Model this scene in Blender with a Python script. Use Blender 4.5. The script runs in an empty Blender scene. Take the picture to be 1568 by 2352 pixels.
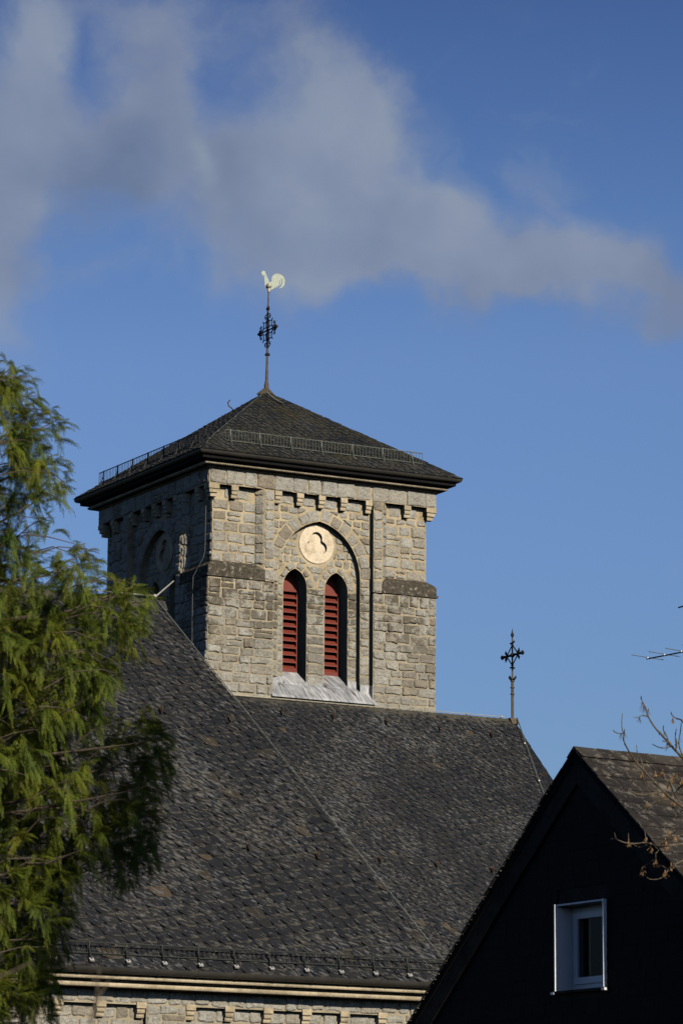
import bpy, bmesh, math, random
from mathutils import Vector, Matrix
from mathutils.geometry import tessellate_polygon
R = math.radians
scene = bpy.context.scene

# ------------------------------------------------------------------ camera
FOC = 8779.7                                   # focal length for a picture 1568 x 2352
PITCH, ROLL, AZ = 0.1969, 0.0063, 0.4978
CAM = Vector((-44.8142, -89.8773, 1.7))
vv = Vector((math.sin(AZ)*math.cos(PITCH), math.cos(AZ)*math.cos(PITCH), math.sin(PITCH)))
vr = Vector((math.cos(AZ), -math.sin(AZ), 0.0))
vu = vr.cross(vv)
cr_, sr_ = math.cos(ROLL), math.sin(ROLL)
cx_ax = vr*cr_ + vu*sr_
cy_ax = vu*cr_ - vr*sr_
cam_d = bpy.data.cameras.new("camera")
cam = bpy.data.objects.new("camera", cam_d)
scene.collection.objects.link(cam)
m = Matrix((cx_ax, cy_ax, -vv)).transposed().to_4x4()
m.translation = CAM
cam.matrix_world = m
cam_d.sensor_fit = 'VERTICAL'
cam_d.sensor_height = 36.0
cam_d.sensor_width = 24.0
cam_d.lens = 36.0*FOC/2352.0
cam_d.clip_start = 0.5
cam_d.clip_end = 4000
cam_d.dof.use_dof = True
cam_d.dof.focus_distance = 100.0
cam_d.dof.aperture_fstop = 9.0
scene.camera = cam

def aim(px, py):
    a, b = px-784.0, py-1176.0
    X = a*cr_ + b*sr_; Y = a*sr_ - b*cr_
    return (vr*X + vu*Y + vv*FOC).normalized()
def at(px, py, depth):
    """a measured point of the place: sight direction and distance along the view axis"""
    d = aim(px, py)
    return CAM + d*(depth/d.dot(vv))

# ------------------------------------------------------------------ light and exposure
SUN_EL, SUN_PHI = R(27.0), R(4.0)
to_sun = Vector((math.sin(SUN_PHI)*math.cos(SUN_EL), -math.cos(SUN_PHI)*math.cos(SUN_EL), math.sin(SUN_EL)))
sun_d = bpy.data.lights.new("sun", 'SUN')
sun_d.energy = 5.0
sun_d.angle = R(0.5)
sun_d.color = (1.0, 0.90, 0.74)
sun = bpy.data.objects.new("sun", sun_d)
scene.collection.objects.link(sun)
sun.rotation_euler = (-to_sun).to_track_quat('-Z', 'Y').to_euler()
sun.location = (0, -60, 80)

scene.view_settings.view_transform = 'Standard'
scene.view_settings.look = 'None'
scene.view_settings.exposure = 0.0
scene.view_settings.gamma = 1.0
scene.render.engine = 'CYCLES'
scene.cycles.max_bounces = 5
scene.cycles.diffuse_bounces = 0
scene.cycles.transparent_max_bounces = 6

class NT:
    """short-hand for building node trees"""
    def __init__(s, tree): s.t = tree; s.n = tree.nodes; s.l = tree.links
    def new(s, typ, **kw):
        nd = s.n.new(typ)
        for k, v in kw.items():
            if k.startswith('i_'):
                key = k[2:]
                key = int(key) if key.isdigit() else key
                s.set(nd, key, v)
            else: setattr(nd, k, v)
        return nd
    def set(s, nd, key, v):
        sock = nd.inputs[key]
        if hasattr(v, 'is_output') or isinstance(v, bpy.types.NodeSocket): s.l.new(v, sock)
        else: sock.default_value = v
    def math(s, op, a, b=None, clamp=False):
        nd = s.n.new('ShaderNodeMath'); nd.operation = op; nd.use_clamp = clamp
        s.set(nd, 0, a)
        if b is not None: s.set(nd, 1, b)
        return nd.outputs[0]
    def vmath(s, op, a, b=None):
        nd = s.n.new('ShaderNodeVectorMath'); nd.operation = op
        s.set(nd, 0, a)
        if b is not None: s.set(nd, 1, b)
        return nd
    def noise(s, vec, scale, detail=4.0, rough=0.55, dist=0.0):
        nd = s.n.new('ShaderNodeTexNoise')
        if vec is not None: s.l.new(vec, nd.inputs['Vector'])
        nd.inputs['Scale'].default_value = scale
        nd.inputs['Detail'].default_value = detail
        nd.inputs['Roughness'].default_value = rough
        nd.inputs['Distortion'].default_value = dist
        return nd
    def ramp(s, fac, stops, interp='LINEAR'):
        nd = s.n.new('ShaderNodeValToRGB')
        cr = nd.color_ramp; cr.interpolation = interp
        while len(cr.elements) > 1: cr.elements.remove(cr.elements[-1])
        cr.elements[0].position = stops[0][0]; cr.elements[0].color = tuple(stops[0][1][:3])+(1,)
        for p, c in stops[1:]:
            e = cr.elements.new(p); e.color = tuple(c[:3])+(1,)
        s.l.new(fac, nd.inputs[0])
        return nd.outputs[0]
    def mix(s, fac, a, b, blend='MIX'):
        nd = s.n.new('ShaderNodeMix'); nd.data_type = 'RGBA'; nd.blend_type = blend
        s.set(nd, 0, fac)
        for k, v in ((6, a), (7, b)):
            if isinstance(v, tuple): v = (v[0], v[1], v[2], 1)
            s.set(nd, k, v)
        return nd.outputs[2]

# world: physical sky with a bank of cloud standing in it
world = bpy.data.worlds.new("World"); scene.world = world
world.use_nodes = True
wt = NT(world.node_tree)
for n_ in list(wt.n): wt.n.remove(n_)
sky = wt.new('ShaderNodeTexSky', sky_type='NISHITA', sun_disc=False)
sky.sun_elevation = SUN_EL
sky.sun_rotation = math.atan2(to_sun.x, to_sun.y)
sky.altitude = 300; sky.air_density = 1.0; sky.dust_density = 0.35; sky.ozone_density = 2.2
SKY_STRENGTH = 0.075
tc = wt.new('ShaderNodeTexCoord')
dirv = tc.outputs['Generated']
sep = wt.new('ShaderNodeSeparateXYZ'); wt.l.new(dirv, sep.inputs[0])
az_n = wt.math('ARCTAN2', sep.outputs[0], sep.outputs[1])
el_n = wt.math('ARCSINE', sep.outputs[2])
comb = wt.new('ShaderNodeCombineXYZ')
wt.l.new(wt.math('MULTIPLY', az_n, 10.0), comb.inputs[0])
wt.l.new(wt.math('MULTIPLY', el_n, 10.0), comb.inputs[1])
pos = comb.outputs[0]                            # azimuth and elevation in tenths of a radian
warp = wt.noise(pos, 2.2, 5.0, 0.55)
wv = wt.vmath('SUBTRACT', warp.outputs['Color'], (0.5, 0.5, 0.5))
wv2 = wt.vmath('MULTIPLY', wv.outputs[0], (0.50, 0.46, 0.0))
posw = wt.vmath('ADD', pos, wv2.outputs[0]).outputs[0]
BANKS = [(745, 250, 180, 150, .85), (780, 420, 240, 150, .9), (640, 540, 230, 110, .9), (930, 560, 240, 120, .85),
         (1150, 590, 220, 90, .9), (1330, 650, 170, 75, .8), (1490, 700, 150, 70, .55), (1265, 430, 50, 90, .4),
         (900, 640, 280, 60, .6), (440, 390, 170, 110, .65), (280, 350, 170, 85, .6), (110, 100, 90, 130, .75),
         (40, 240, 110, 120, .8), (0, 430, 100, 160, .6), (50, 640, 100, 140, .7), (600, 70, 150, 90, .38),
         (380, 140, 110, 160, .4), (860, 200, 80, 100, .45), (-120, 300, 200, 500, .6), (250, 590, 90, 40, .25),
         (300, 50, 170, 80, .36), (385, 230, 90, 120, .42), (190, 330, 150, 70, .6), (1560, 690, 110, 60, .30)]
acc = None
for (px, py, rx, ry, st) in BANKS:
    d = aim(px, py)
    c0 = (math.atan2(d.x, d.y)*10, math.asin(d.z)*10, 0.0)
    k = 10.0/FOC
    q = wt.vmath('SUBTRACT', posw, c0).outputs[0]
    q = wt.vmath('MULTIPLY', q, (1/(rx*k/math.cos(PITCH)), 1/(ry*k), 0.0)).outputs[0]
    dd = wt.vmath('DOT_PRODUCT', q, q).outputs['Value']
    g = wt.math('MULTIPLY', wt.math('POWER', 2.718, wt.math('MULTIPLY', dd, -1.0)), st)
    acc = g if acc is None else wt.math('ADD', acc, g)
fine = wt.noise(posw, 4.2, 8.0, 0.62)
wisp = wt.math('MULTIPLY', wt.math('SUBTRACT', fine.outputs[0], 0.5), 0.95)
cov = wt.math('ADD', acc, wisp)
mr = wt.new('ShaderNodeMapRange', interpolation_type='SMOOTHSTEP')
wt.l.new(cov, mr.inputs[0])
mr.inputs[1].default_value = 0.02; mr.inputs[2].default_value = 0.98
mr.inputs[3].default_value = 0.0; mr.inputs[4].default_value = 0.82
tone = wt.noise(pos, 2.6, 4.0, 0.5)
cloud_col = wt.ramp(tone.outputs[0], [(0.3, (0.195, 0.232, 0.325)), (0.52, (0.255, 0.296, 0.390)), (0.72, (0.315, 0.365, 0.430))])
def soft(px, py, rx, ry):
    d = aim(px, py); k = 10.0/FOC
    q = wt.vmath('SUBTRACT', posw, (math.atan2(d.x, d.y)*10, math.asin(d.z)*10, 0.0)).outputs[0]
    q = wt.vmath('MULTIPLY', q, (1/(rx*k/math.cos(PITCH)), 1/(ry*k), 0.0)).outputs[0]
    return wt.math('POWER', 2.718, wt.math('MULTIPLY', wt.vmath('DOT_PRODUCT', q, q).outputs['Value'], -1.0))
# the thick shaded part of the bank and its brighter flanks
cloud_col = wt.mix(wt.math('MULTIPLY', soft(240, 385, 170, 90), .75), cloud_col, (.120, .165, .270))
cloud_col = wt.mix(wt.math('MULTIPLY', soft(640, 560, 230, 80), .35), cloud_col, (.185, .235, .345))
cloud_col = wt.mix(wt.math('MULTIPLY', soft(90, 110, 80, 90), .4), cloud_col, (.25, .30, .40))
cloud_col = wt.mix(wt.math('MULTIPLY', soft(720, 230, 130, 110), .6), cloud_col, (.300, .352, .430))
cloud_col = wt.mix(wt.math('MULTIPLY', soft(495, 410, 35, 70), .6), cloud_col, (.300, .360, .410))
cloud_col = wt.mix(wt.math('MULTIPLY', soft(1150, 590, 170, 60), .5), cloud_col, (.285, .325, .410))
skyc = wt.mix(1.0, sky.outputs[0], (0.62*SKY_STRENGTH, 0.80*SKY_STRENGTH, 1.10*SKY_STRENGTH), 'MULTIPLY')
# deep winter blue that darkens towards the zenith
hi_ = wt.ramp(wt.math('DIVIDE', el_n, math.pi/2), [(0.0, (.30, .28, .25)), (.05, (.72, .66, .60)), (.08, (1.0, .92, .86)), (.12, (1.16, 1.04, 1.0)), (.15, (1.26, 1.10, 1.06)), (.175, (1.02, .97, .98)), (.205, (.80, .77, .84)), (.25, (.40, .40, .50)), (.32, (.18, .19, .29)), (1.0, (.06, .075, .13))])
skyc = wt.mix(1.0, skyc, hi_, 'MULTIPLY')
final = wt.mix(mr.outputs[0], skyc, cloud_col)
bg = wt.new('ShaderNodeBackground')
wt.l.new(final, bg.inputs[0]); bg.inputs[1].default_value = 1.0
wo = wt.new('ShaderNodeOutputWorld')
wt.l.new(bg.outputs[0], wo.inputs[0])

# ------------------------------------------------------------------ mesh helpers
class MB:
    """collects shapes and links them as ONE mesh object"""
    def __init__(s): s.v = []; s.f = []; s.uv = {}; s.uv2 = {}
    def add(s, verts, faces, uvs=None, uv2=None):
        o = len(s.v)
        s.v += [tuple(v) for v in verts]
        s.f += [tuple(i+o for i in f) for f in faces]
        if uvs:
            for i, q in enumerate(uvs): s.uv[o+i] = q
        if uv2:
            for i, q in enumerate(uv2): s.uv2[o+i] = q
    def box(s, lo, hi, fr=None):
        c = [(x, y, z) for z in (lo[2], hi[2]) for y in (lo[1], hi[1]) for x in (lo[0], hi[0])]
        if fr: c = [fr(*q) for q in c]
        s.add(c, [(0, 2, 3, 1), (4, 5, 7, 6), (0, 1, 5, 4), (2, 6, 7, 3), (0, 4, 6, 2), (1, 3, 7, 5)])
    def prism(s, poly, fr, d0, d1):
        """polygon (a,z) between depths d0 and d1; fr maps (a,d,z) to the place"""
        n = len(poly)
        vs = [fr(a, d0, z) for a, z in poly] + [fr(a, d1, z) for a, z in poly]
        tri = tessellate_polygon([[Vector((a, z, 0)) for a, z in poly]])
        fs = [tuple(t) for t in tri] + [tuple(i+n for i in reversed(t)) for t in tri]
        fs += [(i, (i+1) % n, (i+1) % n+n, i+n) for i in range(n)]
        s.add(vs, fs)
    def panel(s, outer, holes, fr, d0, d1, back=False):
        """plate with openings: front at d0, reveals back to d1"""
        loops = [outer]+holes
        flat = [p for l in loops for p in l]
        tri = tessellate_polygon([[Vector((a, z, 0)) for a, z in l] for l in loops])
        n = len(flat)
        vs = [fr(a, d0, z) for a, z in flat] + [fr(a, d1, z) for a, z in flat]
        fs = [tuple(t) for t in tri]
        if back: fs += [tuple(i+n for i in reversed(t)) for t in tri]
        o = 0
        for l in loops:
            k = len(l)
            fs += [(o+i, o+(i+1) % k, o+(i+1) % k+n, o+i+n) for i in range(k)]
            o += k
        s.add(vs, fs)
    def tube(s, pts, rad, n=6, caps=True):
        pts = [Vector(p) for p in pts]
        if not isinstance(rad, (list, tuple)): rad = [rad]*len(pts)
        rings = []; ref = Vector((0, 0, 1))
        for i, p in enumerate(pts):
            t = (pts[min(i+1, len(pts)-1)]-pts[max(i-1, 0)]).normalized()
            if abs(t.dot(ref)) > 0.95: ref = Vector((1, 0, 0)) if abs(t.x) < 0.9 else Vector((0, 1, 0))
            x = t.cross(ref).normalized(); y = t.cross(x)
            rings.append([p + (x*math.cos(k*2*math.pi/n)+y*math.sin(k*2*math.pi/n))*rad[i] for k in range(n)])
        vs = [q for r_ in rings for q in r_]
        fs = []
        for i in range(len(pts)-1):
            for k in range(n):
                a = i*n+k; b = i*n+(k+1) % n
                fs.append((a, b, b+n, a+n))
        if caps:
            fs.append(tuple(range(n))); fs.append(tuple(reversed(range((len(pts)-1)*n, len(pts)*n))))
        s.add(vs, fs)
    def lathe(s, prof, c, n=12, fr=None):
        vs = []; fs = []
        for r_, z in prof:
            for k in range(n):
                a = k*2*math.pi/n
                vs.append((c[0]+r_*math.cos(a), c[1]+r_*math.sin(a), c[2]+z))
        for i in range(len(prof)-1):
            for k in range(n):
                a = i*n+k; b = i*n+(k+1) % n
                fs.append((a, b, b+n, a+n))
        fs.append(tuple(range(n))); fs.append(tuple(range((len(prof)-1)*n, len(prof)*n)))
        s.add(vs, fs)
    def sphere(s, c, r, n=10):
        prof = [(r*max(math.sin(math.pi*i/n), 0.01), -r*math.cos(math.pi*i/n)) for i in range(n+1)]
        s.lathe(prof, c, n+2)
    def build(s, name, mat, parent=None, fix=True, smooth=False):
        me = bpy.data.meshes.new(name)
        me.from_pydata(s.v, [], s.f)
        if s.uv:
            ul = me.uv_layers.new(name="UVMap")
            idx = [0]*len(me.loops); me.loops.foreach_get("vertex_index", idx)
            ul.data.foreach_set("uv", [c for i in idx for c in s.uv.get(i, (0, 0))])
            u2 = me.uv_layers.new(name="cell")
            u2.data.foreach_set("uv", [c for i in idx for c in s.uv2.get(i, (.5, .6))])
        if fix:
            bm = bmesh.new(); bm.from_mesh(me)
            bmesh.ops.recalc_face_normals(bm, faces=bm.faces)
            bm.to_mesh(me); bm.free()
        if smooth:
            me.polygons.foreach_set("use_smooth", [True]*len(me.polygons))
            if smooth != 'all': me.set_sharp_from_angle(angle=R(40))
        me.materials.append(mat)
        o = bpy.data.objects.new(name, me)
        scene.collection.objects.link(o)
        if parent: o.parent = parent
        return o

def thing(name, label, cat, group=None):
    o = bpy.data.objects.new(name, None); scene.collection.objects.link(o)
    o.empty_display_size = 0.5
    o["label"] = label; o["category"] = cat
    if group: o["group"] = group
    return o

def clip(poly, nx, nz, c):
    """keep the side n.p <= c of a convex polygon"""
    out = []
    n = len(poly)
    for i in range(n):
        p, q = poly[i], poly[(i+1) % n]
        dp, dq = p[0]*nx+p[1]*nz-c, q[0]*nx+q[1]*nz-c
        if dp <= 0: out.append(p)
        if (dp < 0 < dq) or (dq < 0 < dp):
            t = dp/(dp-dq)
            out.append((p[0]+(q[0]-p[0])*t, p[1]+(q[1]-p[1])*t))
    return out
def area(p):
    return abs(sum(p[i][0]*p[(i+1) % len(p)][1]-p[(i+1) % len(p)][0]*p[i][1] for i in range(len(p))))/2
def clip_poly(p, region):
    """clip against a convex region given counter-clockwise"""
    n = len(region)
    for i in range(n):
        a, b = region[i], region[(i+1) % n]
        nx, nz = (b[1]-a[1]), -(b[0]-a[0])
        p = clip(p, nx, nz, nx*a[0]+nz*a[1])
        if len(p) < 3: return []
    return p

# ------------------------------------------------------------------ materials
def new_mat(name):
    mt = bpy.data.materials.new(name); mt.use_nodes = True
    nt = NT(mt.node_tree)
    return mt, nt, nt.n['Principled BSDF']
def bump(nt, bsdf, height, dist, strength=1.0):
    b = nt.new('ShaderNodeBump'); b.inputs['Strength'].default_value = strength
    b.inputs['Distance'].default_value = dist
    nt.l.new(height, b.inputs['Height']); nt.l.new(b.outputs[0], bsdf.inputs['Normal'])

def mat_stone(name, stain=True, dark=1.0):
    mt, nt, b = new_mat(name)
    g = nt.new('ShaderNodeNewGeometry'); t = nt.new('ShaderNodeTexCoord')
    P = t.outputs['Object']
    isl = g.outputs['Random Per Island']
    col = nt.ramp(isl, [(0.0, (.262, .246, .206)), (.16, (.300, .292, .255)), (.38, (.278, .262, .216)), (.55, (.322, .316, .276)),
                        (.70, (.250, .224, .172)), (.80, (.300, .296, .266)), (.92, (.205, .178, .135)), (1.0, (.330, .312, .258))])
    n1 = nt.noise(P, 3.2, 6, .65)
    col = nt.mix(1.0, col, nt.ramp(n1.outputs[0], [(.25, (.66, .63, .58)), (.5, (1, 1, 1)), (.75, (1.2, 1.2, 1.18))]), 'MULTIPLY')
    n2 = nt.noise(P, 22, 5, .7)
    col = nt.mix(1.0, col, nt.ramp(n2.outputs[0], [(.3, (.45, .43, .40)), (.47, (1, 1, 1)), (.72, (1.25, 1.25, 1.23))]), 'MULTIPLY')
    col = nt.mix(1.0, col, (1.09, 1.10, 1.15), 'MULTIPLY')
    if stain:
        # dark lichen that grows below the sloped copings
        sp = nt.new('ShaderNodeSeparateXYZ'); nt.l.new(P, sp.inputs[0])
        z = sp.outputs[2]
        band = nt.math('MULTIPLY', nt.ramp(nt.math('MULTIPLY', nt.math('SUBTRACT', z, 16.5), 0.25),
                       [(0.0, (.12, .12, .12)), (.30, (.32, .32, .32)), (.58, (.85, .85, .85)), (.72, (1, 1, 1)), (.875, (1, 1, 1)), (.89, (0, 0, 0))]), 1.0)
        n3 = nt.noise(P, 5.0, 8, .74, .4); n3b = nt.noise(P, .85, 3, .5)
        ls = nt.math('MULTIPLY', nt.ramp(nt.math('ADD', nt.math('MULTIPLY', n3.outputs[0], .6), nt.math('MULTIPLY', n3b.outputs[0], .55)), [(.535, (0, 0, 0)), (.60, (1, 1, 1))]), band)
        col = nt.mix(nt.math('MULTIPLY', ls, .82), col, (.075, .062, .042))
        n4 = nt.noise(P, 14, 3, .6)
        sp2 = nt.math('MULTIPLY', nt.ramp(n4.outputs[0], [(.73, (0, 0, 0)), (.76, (1, 1, 1))]), .6)
        col = nt.mix(sp2, col, (.50, .47, .38))
    nt.l.new(col, b.inputs['Base Color'])
    b.inputs['Roughness'].default_value = .9; b.inputs['Specular IOR Level'].default_value = .2
    h = nt.math('ADD', nt.math('MULTIPLY', n2.outputs[0], .35), nt.noise(P, 9, 4, .6).outputs[0])
    bump(nt, b, h, .06, 1.0)
    return mt
def mat_mortar(name, col=(.45, .385, .262), grime=.55, lowz=True):
    mt, nt, b = new_mat(name)
    t = nt.new('ShaderNodeTexCoord'); P = t.outputs['Object']
    n1 = nt.noise(P, 2.3, 6, .65); n2 = nt.noise(P, 26, 4, .6)
    c = nt.mix(1.0, col, nt.ramp(n1.outputs[0], [(.3, (.60, .57, .52)), (.52, (1, 1, 1)), (.8, (1.14, 1.12, 1.1))]), 'MULTIPLY')
    c = nt.mix(1.0, c, nt.ramp(n2.outputs[0], [(.3, (.8, .78, .75)), (.6, (1.06, 1.05, 1.04))]), 'MULTIPLY')
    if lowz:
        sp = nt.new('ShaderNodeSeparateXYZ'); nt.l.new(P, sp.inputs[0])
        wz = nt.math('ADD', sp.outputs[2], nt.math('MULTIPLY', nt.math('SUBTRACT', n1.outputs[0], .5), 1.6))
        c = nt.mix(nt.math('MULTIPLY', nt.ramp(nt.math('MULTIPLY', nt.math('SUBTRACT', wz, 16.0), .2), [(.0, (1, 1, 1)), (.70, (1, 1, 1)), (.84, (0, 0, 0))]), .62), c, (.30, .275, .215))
    if grime:
        g1 = nt.noise(P, 1.1, 7, .7); g2 = nt.noise(P, 6, 5, .7)
        gm = nt.math('MULTIPLY', nt.ramp(g1.outputs[0], [(.42, (0, 0, 0)), (.62, (1, 1, 1))]), nt.ramp(g2.outputs[0], [(.35, (.3, .3, .3)), (.6, (1, 1, 1))]))
        c = nt.mix(nt.math('MULTIPLY', gm, grime), c, (.19, .165, .12))
    nt.l.new(c, b.inputs['Base Color']); b.inputs['Roughness'].default_value = .95
    b.inputs['Specular IOR Level'].default_value = .1
    bump(nt, b, n2.outputs[0], .02, .6)
    return mt
def mat_plain(name, col, rough=.6, metal=0.0, spec=.4, vary=.25, scale=6.0, bumpd=0.0):
    mt, nt, b = new_mat(name)
    t = nt.new('ShaderNodeTexCoord'); P = t.outputs['Object']
    n1 = nt.noise(P, scale, 5, .65)
    lo = tuple([1-vary]*3); hi = tuple([1+vary*.7]*3)
    c = nt.mix(1.0, col, nt.ramp(n1.outputs[0], [(.3, lo), (.7, hi)]), 'MULTIPLY')
    nt.l.new(c, b.inputs['Base Color'])
    b.inputs['Roughness'].default_value = rough; b.inputs['Metallic'].default_value = metal
    b.inputs['Specular IOR Level'].default_value = spec
    if bumpd: bump(nt, b, n1.outputs[0], bumpd, .6)
    return mt
def mat_slate(name, moss=0.0, patches=1.0, base=1.0, pscale=1.0, edge=1.0):
    mt, nt, b = new_mat(name)
    g = nt.new('ShaderNodeNewGeometry'); u = nt.new('ShaderNodeUVMap'); t = nt.new('ShaderNodeTexCoord')
    P = t.outputs['Object']; isl = g.outputs['Random Per Island']
    col = nt.ramp(isl, [(0, (.0085, .0105, .0135)), (.3, (.0130, .0140, .0168)), (.5, (.0155, .0162, .0180)), (.7, (.0108, .0118, .0152)), (.9, (.0175, .0176, .0182)),
                        (.984, (.0140, .0145, .016)), (.992, (.034, .028, .020)), (1.0, (.060, .044, .028))])
    mp = nt.new('ShaderNodeMapping', vector_type='TEXTURE'); nt.l.new(u.outputs[0], mp.inputs[0])
    mp.inputs['Rotation'].default_value = (0, 0, R(-30)); mp.inputs['Scale'].default_value = (.20*pscale, .062*pscale, 1)
    # every slate shows its own piece of the streaked stone
    sh = nt.new('ShaderNodeCombineXYZ'); nt.l.new(nt.math('MULTIPLY', isl, 37.0), sh.inputs[0]); nt.l.new(nt.math('MULTIPLY', isl, 91.0), sh.inputs[1])
    pv = nt.vmath('ADD', mp.outputs[0], sh.outputs[0]).outputs[0]
    st = nt.noise(pv, 1.0, 5, .62, .6)
    big = nt.noise(P, .42, 4, .62)
    w = nt.math('ADD', nt.math('MULTIPLY', st.outputs[0], .80), nt.math('MULTIPLY', big.outputs[0], .30))
    streak = nt.math('MULTIPLY', nt.ramp(w, [(.575, (0, 0, 0)), (.615, (.42, .42, .42)), (.665, (1, 1, 1))]), .9*patches)
    warm = nt.noise(P, 2.0, 3, .5)
    pc = nt.ramp(warm.outputs[0], [(.40, (.102, .102, .102)), (.64, (.114, .106, .086))])
    col = nt.mix(streak, col, pc)
    # brown growth that gathers along the lower edge of each course
    cu_ = nt.new('ShaderNodeUVMap', uv_map="cell"); cs_ = nt.new('ShaderNodeSeparateXYZ'); nt.l.new(cu_.outputs[0], cs_.inputs[0])
    eg = nt.ramp(cs_.outputs[1], [(0.0, (1, 1, 1)), (.10, (.8, .8, .8)), (.26, (0, 0, 0))])
    en = nt.noise(P, 2.6, 5, .7)
    em = nt.math('MULTIPLY', nt.math('MULTIPLY', eg, nt.ramp(en.outputs[0], [(.36, (0, 0, 0)), (.54, (1, 1, 1))])), .85*edge)
    col = nt.mix(em, col, (.076, .067, .049))
    br = nt.noise(P, 1.3, 6, .7)
    bm_ = nt.math('MULTIPLY', nt.ramp(br.outputs[0], [(.54, (0, 0, 0)), (.70, (1, 1, 1))]), .18)
    col = nt.mix(bm_, col, (.034, .027, .0165))
    if moss:
        ms = nt.noise(P, 1.1, 8, .74, .3)
        mm = nt.math('MULTIPLY', nt.ramp(ms.outputs[0], [(.49, (0, 0, 0)), (.66, (1, 1, 1))]), moss)
        yel = nt.noise(P, 6.0, 4, .6)
        col = nt.mix(mm, col, nt.ramp(yel.outputs[0], [(.4, (.026, .025, .015)), (.6, (.050, .041, .017)), (.70, (.12, .072, .018))]))
    col = nt.mix(1.0, col, (base*.96, base, base*1.07) if not moss else (base*.94, base, base*1.04), 'MULTIPLY')
    nt.l.new(col, b.inputs['Base Color'])
    b.inputs['Roughness'].default_value = .62; b.inputs['Specular IOR Level'].default_value = .16
    bump(nt, b, nt.noise(P, 18, 4, .6).outputs[0], .012, .5)
    return mt

M_stone = mat_stone("rubble_stone")
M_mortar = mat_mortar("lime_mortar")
M_cream = mat_mortar("cream_sandstone", (.50, .430, .305), .75, False)
M_medal = mat_mortar("pale_medallion_stone", (.70, .615, .475), .10, False)
M_band = mat_stone("dark_coping_stone", False)
_nt = NT(M_band.node_tree); _b = _nt.n['Principled BSDF']
_t = _nt.new('ShaderNodeTexCoord'); _n = _nt.noise(_t.outputs['Object'], 9, 6, .7)
_c = _nt.ramp(_n.outputs[0], [(.32, (.034, .030, .023)), (.52, (.080, .070, .054)), (.60, (.110, .098, .076)), (.635, (.36, .34, .28))])
_nt.l.new(_c, _b.inputs['Base Color'])
M_slate = mat_slate("roof_slate", 0, 1.0, 1.0)
M_slate_far = mat_slate("roof_slate_small", 0.0, 1.15, 1.15, .8, .7)
M_slate_moss = mat_slate("mossy_roof_slate", .70, .6, 1.40)
M_deck = mat_plain("roof_deck", (.012, .012, .013), .9, 0, .1)
M_gutter = mat_plain("weathered_gutter_metal", (.040, .037, .033), .5, .2, .4, .3, 3)
M_iron = mat_plain("wrought_iron", (.018, .017, .018), .6, .3, .4, .3, 20)
M_pole = mat_plain("weathered_pole", (.105, .085, .060), .7, .2, .3, .45, 14)
M_zinc = mat_plain("galvanised_steel", (.135, .150, .130), .55, .35, .4, .3, 8)
M_dkzinc = mat_plain("dull_steel", (.040, .045, .043), .6, .3, .3, .3, 8)
M_wire = mat_plain("conductor_wire", (.42, .41, .36), .5, .3, .4, .2, 8)
M_gwire = mat_plain("grey_green_wire", (.11, .125, .115), .6, .3, .3, .3, 8)
M_clip = mat_plain("zinc_clip", (.62, .62, .60), .4, .4, .4, .15, 8)
M_rust = mat_plain("rusty_hook", (.085, .055, .034), .8, .2, .2, .5, 30)
M_red = mat_plain("red_paint", (.175, .036, .024), .6, 0, .3, .18, 7)
M_dark = mat_plain("dark_interior", (.008, .008, .008), .9, 0, .0)
M_white = mat_plain("white_paint", (.84, .86, .88), .45, 0, .4, .05, 5)
M_rooster = mat_plain("pale_gilded_copper", (.44, .50, .41), .6, .0, .5, .2, 9)
M_ball = mat_plain("pale_ball_metal", (.42, .40, .32), .5, .3, .5, .4, 12)
M_bark = mat_plain("conifer_bark", (.115, .090, .068), .9, 0, .1, .4, 12, .01)
M_ashbark = mat_plain("ash_bark", (.13, .105, .075), .85, 0, .2, .4, 14, .004)
M_keys = mat_plain("dry_ash_keys", (.30, .18, .085), .7, 0, .2, .55, 60)
M_soil = mat_plain("meadow_ground", (.045, .05, .022), 1, 0, 0, .4, .3)
M_render = mat_plain("house_plaster", (.25, .24, .22), .9, 0, .1)

def mat_lead():
    mt, nt, b = new_mat("lead_flashing")
    t = nt.new('ShaderNodeTexCoord'); P = t.outputs['Object']
    sp = nt.new('ShaderNodeSeparateXYZ'); nt.l.new(P, sp.inputs[0])
    # run-off streaks follow the fall of the sheet, drifting a little sideways
    cb = nt.new('ShaderNodeCombineXYZ')
    nt.l.new(nt.math('ADD', nt.math('ADD', sp.outputs[0], nt.math('MULTIPLY', sp.outputs[1], .0)), nt.math('MULTIPLY', sp.outputs[2], .45)), cb.inputs[0])
    nt.l.new(nt.math('MULTIPLY', sp.outputs[2], .16), cb.inputs[1]); nt.l.new(nt.math('MULTIPLY', sp.outputs[1], .16), cb.inputs[2])
    s1 = nt.noise(cb.outputs[0], 9.0, 6, .68)
    c = nt.ramp(s1.outputs[0], [(.33, (.20, .21, .22)), (.5, (.36, .375, .395)), (.66, (.56, .57, .59))])
    s0 = nt.noise(P, 1.6, 4, .6)
    c = nt.mix(1.0, c, nt.ramp(s0.outputs[0], [(.35, (.62, .63, .66)), (.6, (1, 1, 1))]), 'MULTIPLY')
    s2 = nt.noise(cb.outputs[0], 5.5, 8, .72, .3)
    c = nt.mix(nt.math('MULTIPLY', nt.ramp(s2.outputs[0], [(.555, (0, 0, 0)), (.60, (1, 1, 1))]), .85), c, (.065, .040, .036))
    nt.l.new(c, b.inputs['Base Color']); b.inputs['Roughness'].default_value = .55; b.inputs['Metallic'].default_value = .1
    bump(nt, b, s1.outputs[0], .012, .5)
    return mt
M_lead = mat_lead()

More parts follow.
